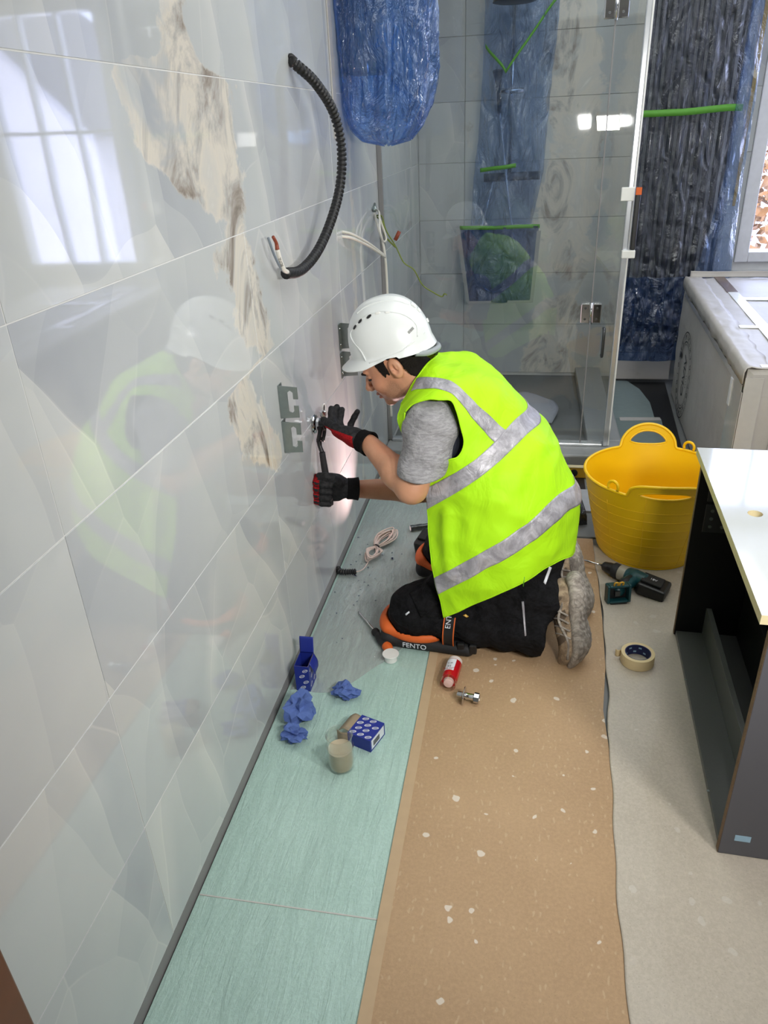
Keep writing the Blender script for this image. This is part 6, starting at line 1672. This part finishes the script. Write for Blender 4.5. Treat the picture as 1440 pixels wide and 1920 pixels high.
# chrome valve lying on the board
cvv = empty('chrome_valve', fl(877, 1308), 'chrome angle valve with flange lying on the hardboard by the red bottle', 'valve')
v0, v1 = fl(857, 1301, 0.024), fl(903, 1311, 0.018); va = v1 - v0; va /= np.linalg.norm(va); b_ = v0
lathe('thread', [(0.006, 0.0), (0.0095, 0.0)] + [(0.0095 if k % 2 else 0.0105, 0.001 + 0.0016 * k) for k in range(10)], M['chrome'], cvv, b_, va, 24)
lathe('flange', [(0.010, 0.0172), (0.020, 0.0176), (0.0275, 0.0195), (0.0285, 0.0215), (0.024, 0.0245), (0.0105, 0.0280)], M['chrome'], cvv, b_, va, 36)
lathe('valve_body', [(0.0100, 0.0282), (0.0100, 0.048), (0.0115, 0.050)], M['chrome'], cvv, b_, va, 24)
lathe('hex_nut', [(0.0112, 0.0502), (0.0160, 0.0515), (0.0160, 0.066), (0.0135, 0.068), (0.009, 0.068), (0.008, 0.060)], M['chrome'], cvv, b_, va, 8, smooth=False)
# white cable bundle and the conduit stub it leaves
cc_ = empty('cable_coil', fl(712, 1025), 'tied bundle of thin pinkish white cable on the glossy film', 'cable')
m0 = fl(706, 1026, 0.010); far_ = fl(738, 1000, 0.0); nea_ = fl(692, 1053, 0.0)
def loops(name, c, tipp, n, w0, seed):
    rr = random.Random(seed); ax_ = np.array(tipp) - c; ax_[2] = 0; L_ = np.linalg.norm(ax_); ax_ /= L_; sd_ = np.array([-ax_[1], ax_[0], 0])
    path = []
    for k in range(n):
        w = w0 * rr.uniform(0.45, 1.05); l = L_ * rr.uniform(0.85, 1.08); sh = rr.uniform(-0.3, 0.3) * w0; zz = 0.004 + 0.020 * k / n
        path += [c + np.array([0, 0, rr.uniform(-0.003, 0.006)]) + sd_ * rr.uniform(-0.004, 0.004), c + ax_ * l * 0.5 + sd_ * (w + sh) + (0, 0, zz - 0.01), c + ax_ * l + sd_ * sh + (0, 0, zz - 0.010), c + ax_ * l * 0.5 + sd_ * (-w + sh) + (0, 0, zz - 0.008)]
    path.append(c.copy()); P_ = spline(path, n * 40); P_[:, 2] = np.maximum(P_[:, 2], -0.0005)
    tube(name, P_, 0.0028, M['cable_pink'], cc_, 6)
loops('cable_loop', m0, far_, 11, 0.036, 3); loops('cable_loop', m0, nea_, 11, 0.034, 8)
tv = far_ - m0; tv[2] = 0; lathe('cable_tie', [(0.0115, -0.003), (0.0135, -0.003), (0.0135, 0.003), (0.0115, 0.003)], M['black'], cc_, m0, tv, 20, closed=True)
tube('cable_tail', [nea_ + (0, 0, 0.006), fl(684, 1064, 0.006), fl(676, 1070, 0.010), fl(668, 1072, 0.012), fl(655, 1072, 0.013)], 0.0023, M['cable_pink'], cc_, 6, n=40)
def ribbed(name, path, r, pitch, mat, parent, seg=12):
    P_ = spline(path, 400); L_ = np.sum(np.linalg.norm(np.diff(P_, axis=0), axis=1)); n = max(12, int(L_ / pitch * 6)); P_ = spline(path, n)
    s = np.r_[0, np.cumsum(np.linalg.norm(np.diff(P_, axis=0), axis=1))]; ph = (s / pitch) % 1
    return tube(name, P_, r * (1 - 0.26 * (ph < 0.42)), mat, parent, seg)
stb = empty('conduit_stub', wl(626, 1072, 0), 'short black ribbed conduit stub coming from the wall foot', 'conduit')
ribbed('ribbed_sleeve', [(0.001, 2.418, 0.013), fl(640, 1072, 0.013), fl(668, 1072, 0.012)], 0.0125, 0.0088, M['black'], stb)
# torch and second tool
tch = empty('torch', fl(782, 992), 'small dark metal torch lying on the floor beyond the man', 'torch')
ta, tb2 = fl(768, 991, 0.012), fl(799, 986, 0.012); tvv = tb2 - ta
lathe('torch_body', [(0.011, 0.004), (0.0135, 0.005), (0.0135, 0.018), (0.0120, 0.020), (0.0120, 0.034), (0.0128, 0.036), (0.0128, 0.055), (0.0105, 0.056), (0.0105, 0.10)], M['dark_steel'], tch, ta, tvv, 24)
lathe('torch_lens', [(0.002, 0.003), (0.0108, 0.003)], make_emit('torch_lens', (1.0, 0.80, 0.78), 0.6), tch, ta, tvv, 20)
sl = bpy.data.lights.new('torch_beam', 'AREA'); sl.shape = 'DISK'; sl.size = 0.02; sl.energy = 2.3; sl.color = (1.0, 0.66, 0.63); sl.spread = math.radians(86)
so = bpy.data.objects.new('torch_beam', sl); C.objects.link(so); so.location = [float(v) for v in fl(764, 991, 0.03)]
so.rotation_euler = (Vector((0.0, 2.60, 0.55)) - so.location).to_track_quat('-Z', 'Y').to_euler()
tl = empty('cordless_tool', fl(805, 1025), 'black cordless tool battery peeking out behind the yellow vest', 'tool')
RT = Matrix.Translation(Vector([float(v) for v in fl(799, 1018, 0.036)])) @ Matrix.Rotation(math.radians(70), 4, 'Z') @ Matrix.Rotation(math.radians(-14), 4, 'Y')
box('tool_battery', (-0.045, -0.036, -0.034), (0.055, 0.036, 0.030), M['black'], tl, 0.010, RT)
box('tool_label', (-0.025, 0.0362, -0.008), (0.0, 0.0368, 0.016), M['cable_white'], tl, 0, RT)
box('tool_latch', (-0.020, -0.026, 0.0305), (0.030, 0.026, 0.040), M['black_rubber'], tl, 0.003, RT)
text('tool_lettering', '5', 0.014, RT @ Vector((-0.013, 0.0370, 0.004)), RT.to_3x3() @ Vector((-1, 0, 0)), RT.to_3x3() @ Vector((0, 0, 1)), M['dark_print'], tl, 0.0001)
# offcuts and shavings on the film
bm = bmesh.new(); rr = random.Random(4)
for k in range(95):
    px, py = rr.gauss(665, 45), rr.gauss(1075, 60)
    c_ = fl(px, py, -0.0012)
    if c_[0] < 0.02 or c_[0] > 0.43 or c_[1] > 3.2: continue
    s = rr.uniform(0.0012, 0.0050) * (2.0 if rr.random() < 0.08 else 1); a = rr.uniform(0, 6.28); d1 = Vector((math.cos(a), math.sin(a), 0)) * s; d2_ = Vector((-math.sin(a), math.cos(a), 0)) * s * 0.4; b_ = Vector([float(v) for v in c_])
    bm.faces.new([bm.verts.new(b_ - d1 - d2_), bm.verts.new(b_ + d1 * 0.4 - d2_ + Vector((0, 0, s * 0.5))), bm.verts.new(b_ + d1 + d2_), bm.verts.new(b_ - d1 * 0.6 + d2_ + Vector((0, 0, s * 0.4)))])
tag(link('floor_shavings', bm_mesh('floor_shavings', bm), plain('shaving_blue', (38, 52, 86), 0.6)), 'small dark blue shavings strewn on the film', 'debris', kind='stuff')

# ================================================================== THINGS ON THE MARBLE WALL
cd = empty('conduit', wl(540, 110, 0), 'long black corrugated conduit curving out of the marble wall', 'conduit')
ribbed('corrugated_sleeve', [wl(541, 108, -0.004), wl(556, 122, 0.020), wl(592, 156, 0.055), wl(625, 210, 0.082), wl(640, 275, 0.095), wl(638, 345, 0.092), wl(622, 410, 0.078), wl(596, 470, 0.058), wl(565, 506, 0.042), wl(536, 513, 0.034)], 0.0155, 0.0140, M['black'], cd)
wA = wl(536, 513, 0.034)
tube('grey_wire', [wl(545, 514, 0.036), wl(530, 507, 0.034), wl(515, 480, 0.030), wl(503, 446, 0.026)], 0.0036, plain('grey_wire', (120, 130, 140), 0.5), cd, 8, n=24)
tube('marked_wire', [wl(545, 512, 0.040), wl(533, 506, 0.038), wl(526, 490, 0.036), wl(520, 468, 0.034)], 0.0060, M['cable_white'], cd, 10, n=24)
tube('stripped_wire', [wl(520, 468, 0.034), wl(518, 456, 0.033), wl(512, 444, 0.032)], [0.0062, 0.0050, 0.0044], M['copper'], cd, 8, n=12)
wmid = wl(526, 489, 0.036); wdir = wl(521, 470, 0.034) - wl(532, 505, 0.038); wdir /= np.linalg.norm(wdir); tocam = CAM_P - wmid; tocam -= wdir * (tocam @ wdir); tocam /= np.linalg.norm(tocam)
text('wire_lettering', 'BLINL', 0.0105, wmid + tocam * 0.0066, wdir, np.cross(tocam, wdir), M['dark_print'], cd, 0.0001)

cg = empty('power_cable', wl(645, 440, 0), 'pair of white cables leaving the marble wall toward the shower glass', 'cable')
for k in range(2):
    tube('cable_core', [wl(640, 434 + 9 * k, -0.003), wl(662, 440 + 7 * k, 0.03), wl(694, 458 + 5 * k, 0.05), wl(722, 480 + 2 * k, 0.06)], 0.0052, M['cable_white'], cg, 8, n=30)
hc = empty('hanging_cable', wl(704, 400, 0), 'white cable hanging from the wall down behind the hard hat', 'cable')
tube('cable_core', [wl(702, 398, -0.003), wl(707, 420, 0.025), wl(716, 448, 0.045), wl(722, 480, 0.055), wl(726, 540, 0.055), wl(729, 640, 0.053), wl(731, 720, 0.05), wl(734, 780, 0.045)], 0.0058, M['cable_white'], hc, 8, n=70)
tube('cable_core', [wl(705, 392, -0.002), wl(711, 400, 0.03), wl(712, 430, 0.05), wl(718, 452, 0.055), wl(724, 446, 0.06), wl(712, 410, 0.04)], 0.0045, M['cable_white'], hc, 8, n=50)
tube('wall_sleeve', [wl(701, 384, -0.002), wl(702, 394, 0.012)], 0.010, M['steel'], hc, 12)
ew = empty('earth_wire', wl(704, 404, 0), 'green and yellow earth wire trailing from the wall to the right', 'wire')
tube('wire_core', [wl(704, 404, -0.002), at(716, 406, 3.49), at(724, 432, 3.47), at(742, 462, 3.46), at(757, 492, 3.46), at(776, 506, 3.47), at(792, 534, 3.48), at(812, 548, 3.49), at(828, 556, 3.50), at(833, 551, 3.50), at(838, 553, 3.50)], 0.0029, M['earth'], ew, 8, n=110)
tube('wire_core', [wl(704, 404, -0.002), at(712, 412, 3.48), at(719, 420, 3.47), at(721, 440, 3.465), at(730, 452, 3.46), at(742, 464, 3.455)], 0.0034, M['earth'], ew, 8, n=40)
bc_ = wl(745, 442, 0.095); tube('brown_connector', [at(741, 450, 3.45), at(749, 434, 3.45)], 0.0095, M['copper'], ew, 6)

# galvanised hook plates: flange on the wall, slotted plate standing out of it
def hook_plate(y, z, label, s=1.0, flip=1):
    root = empty('hook_plate', (0, y, z), label, 'bracket', 'galvanised slotted wall brackets')
    w, h = 0.058 * s, 0.098 * s
    poly = [(0.003, 0), (w, 0.004), (w, h * 0.40), (w - 0.014, h * 0.40), (w - 0.014, h * 0.24), (w - 0.020, h * 0.18), (w - 0.030, h * 0.22), (w - 0.030, h * 0.80), (w - 0.022, h * 0.86), (w - 0.014, h * 0.80), (w - 0.014, h * 0.60), (w, h * 0.60), (w, h - 0.004), (0.003, h)]
    prism('slotted_plate', [(x, y, z - h / 2 + zz) for x, zz in poly], (0, 0.0025, 0), M['steel'], root)
    box('wall_flange', (0.0006, min(y, y + 0.032 * flip), z - h / 2), (0.003, max(y, y + 0.032 * flip), z + h / 2), M['steel'], root, 0.0004)
    for dz in (-0.03, 0.03): lathe('screw_head', [(0.001, 0), (0.005, 0), (0.004, 0.002)], M['chrome'], root, (0.003, y + 0.018 * flip, z + dz), (1, 0, 0), 12)
    return root
pz = lambda py, y: at(535, py, y)
hook_plate(1.952, 0.860, 'upper slotted wall bracket of the near pair beside the chrome valve')
hook_plate(1.952, 0.752, 'lower slotted wall bracket of the near pair beside the chrome valve')
hook_plate(2.735, 0.852, 'upper slotted wall bracket of the far pair behind the hard hat brim', 1.0, -1)
hook_plate(2.735, 0.744, 'lower slotted wall bracket of the far pair behind the hard hat brim', 1.0, -1)
# wall valve being tightened
wv = empty('wall_valve', wl(590, 795, 0), 'chrome valve on the wall held between the gloved hand and wrench', 'valve')
vc = wl(589, 795, 0)
lathe('escutcheon', [(0.030, 0.0004), (0.0325, 0.002), (0.031, 0.006), (0.018, 0.010), (0.012, 0.010)], M['chrome'], wv, vc, (1, 0, 0), 40)
lathe('valve_ring', [(0.012, 0.0105), (0.022, 0.011), (0.022, 0.020), (0.012, 0.021)], M['chrome'], wv, vc, (1, 0, 0), 30)
lathe('valve_body', [(0.0105, 0.0212), (0.0105, 0.050), (0.013, 0.051), (0.013, 0.066), (0.008, 0.068)], M['chrome'], wv, vc, (1, 0, 0), 24)
lathe('valve_outlet', [(0.009, 0.006), (0.009, 0.026), (0.0115, 0.027), (0.0115, 0.042), (0.008, 0.044)], M['chrome'], wv, vc + (0.034, 0, 0.004), (0, 0, 1), 8, smooth=False)
hp = wl(607, 765, 0); ho = empty('pipe_outlet', hp, 'small capped pipe outlet in the marble just above the valve', 'pipe outlet')
lathe('outlet_ring', [(0.013, 0.0003), (0.0165, 0.0005), (0.0165, 0.002), (0.013, 0.002)], M['white_plastic'], ho, hp, (1, 0, 0), 24, closed=True)
lathe('outlet_plug', [(0.012, 0.0003), (0.0125, 0.0012), (0.003, 0.0012)], M['black'], ho, hp, (1, 0, 0), 24)
# ratchet wrench
wr = empty('ratchet_wrench', vc + (0.05, -0.01, -0.1), 'black ratchet wrench gripped in the lower gloved hand', 'wrench')
k0 = at(601, 795, vc[1] - 0.006); k1 = at(598, 826, vc[1] - 0.010); k2 = at(604, 848, 2.262); k3 = at(609, 880, 2.252); k4 = at(618, 930, 2.238); k5 = at(620, 946, 2.236)
lathe('socket', [(0.012, -0.014), (0.0165, -0.013), (0.0165, 0.010), (0.012, 0.011)], M['black'], wr, k0 + (0.004, 0, -0.006), (1, 0, 0), 16, closed=True)
tube('yoke', [k0 + (0.005, -0.012, 0.0), lerp(k0, k1, 0.5) + (0.004, -0.010, 0), k1], [0.009, 0.0085, 0.0095], M['black'], wr, 10, n=14)
tube('yoke', [k0 + (0.010, 0.012, 0.0), lerp(k0, k1, 0.5) + (0.014, 0.010, 0), k1 + (0.012, 0.004, -0.004)], [0.007, 0.0065, 0.006], M['dark_steel'], wr, 10, n=14)
tube('shank', [k1, lerp(k1, k2, 0.5) + (-0.002, 0, 0), k2], [0.0095, 0.0075, 0.0080], M['black'], wr, 10, n=18)
tube('grip', [k2, k3, k4, k5], [0.0105, 0.0120, 0.0120, 0.0105], M['black_rubber'], wr, 12, n=24)
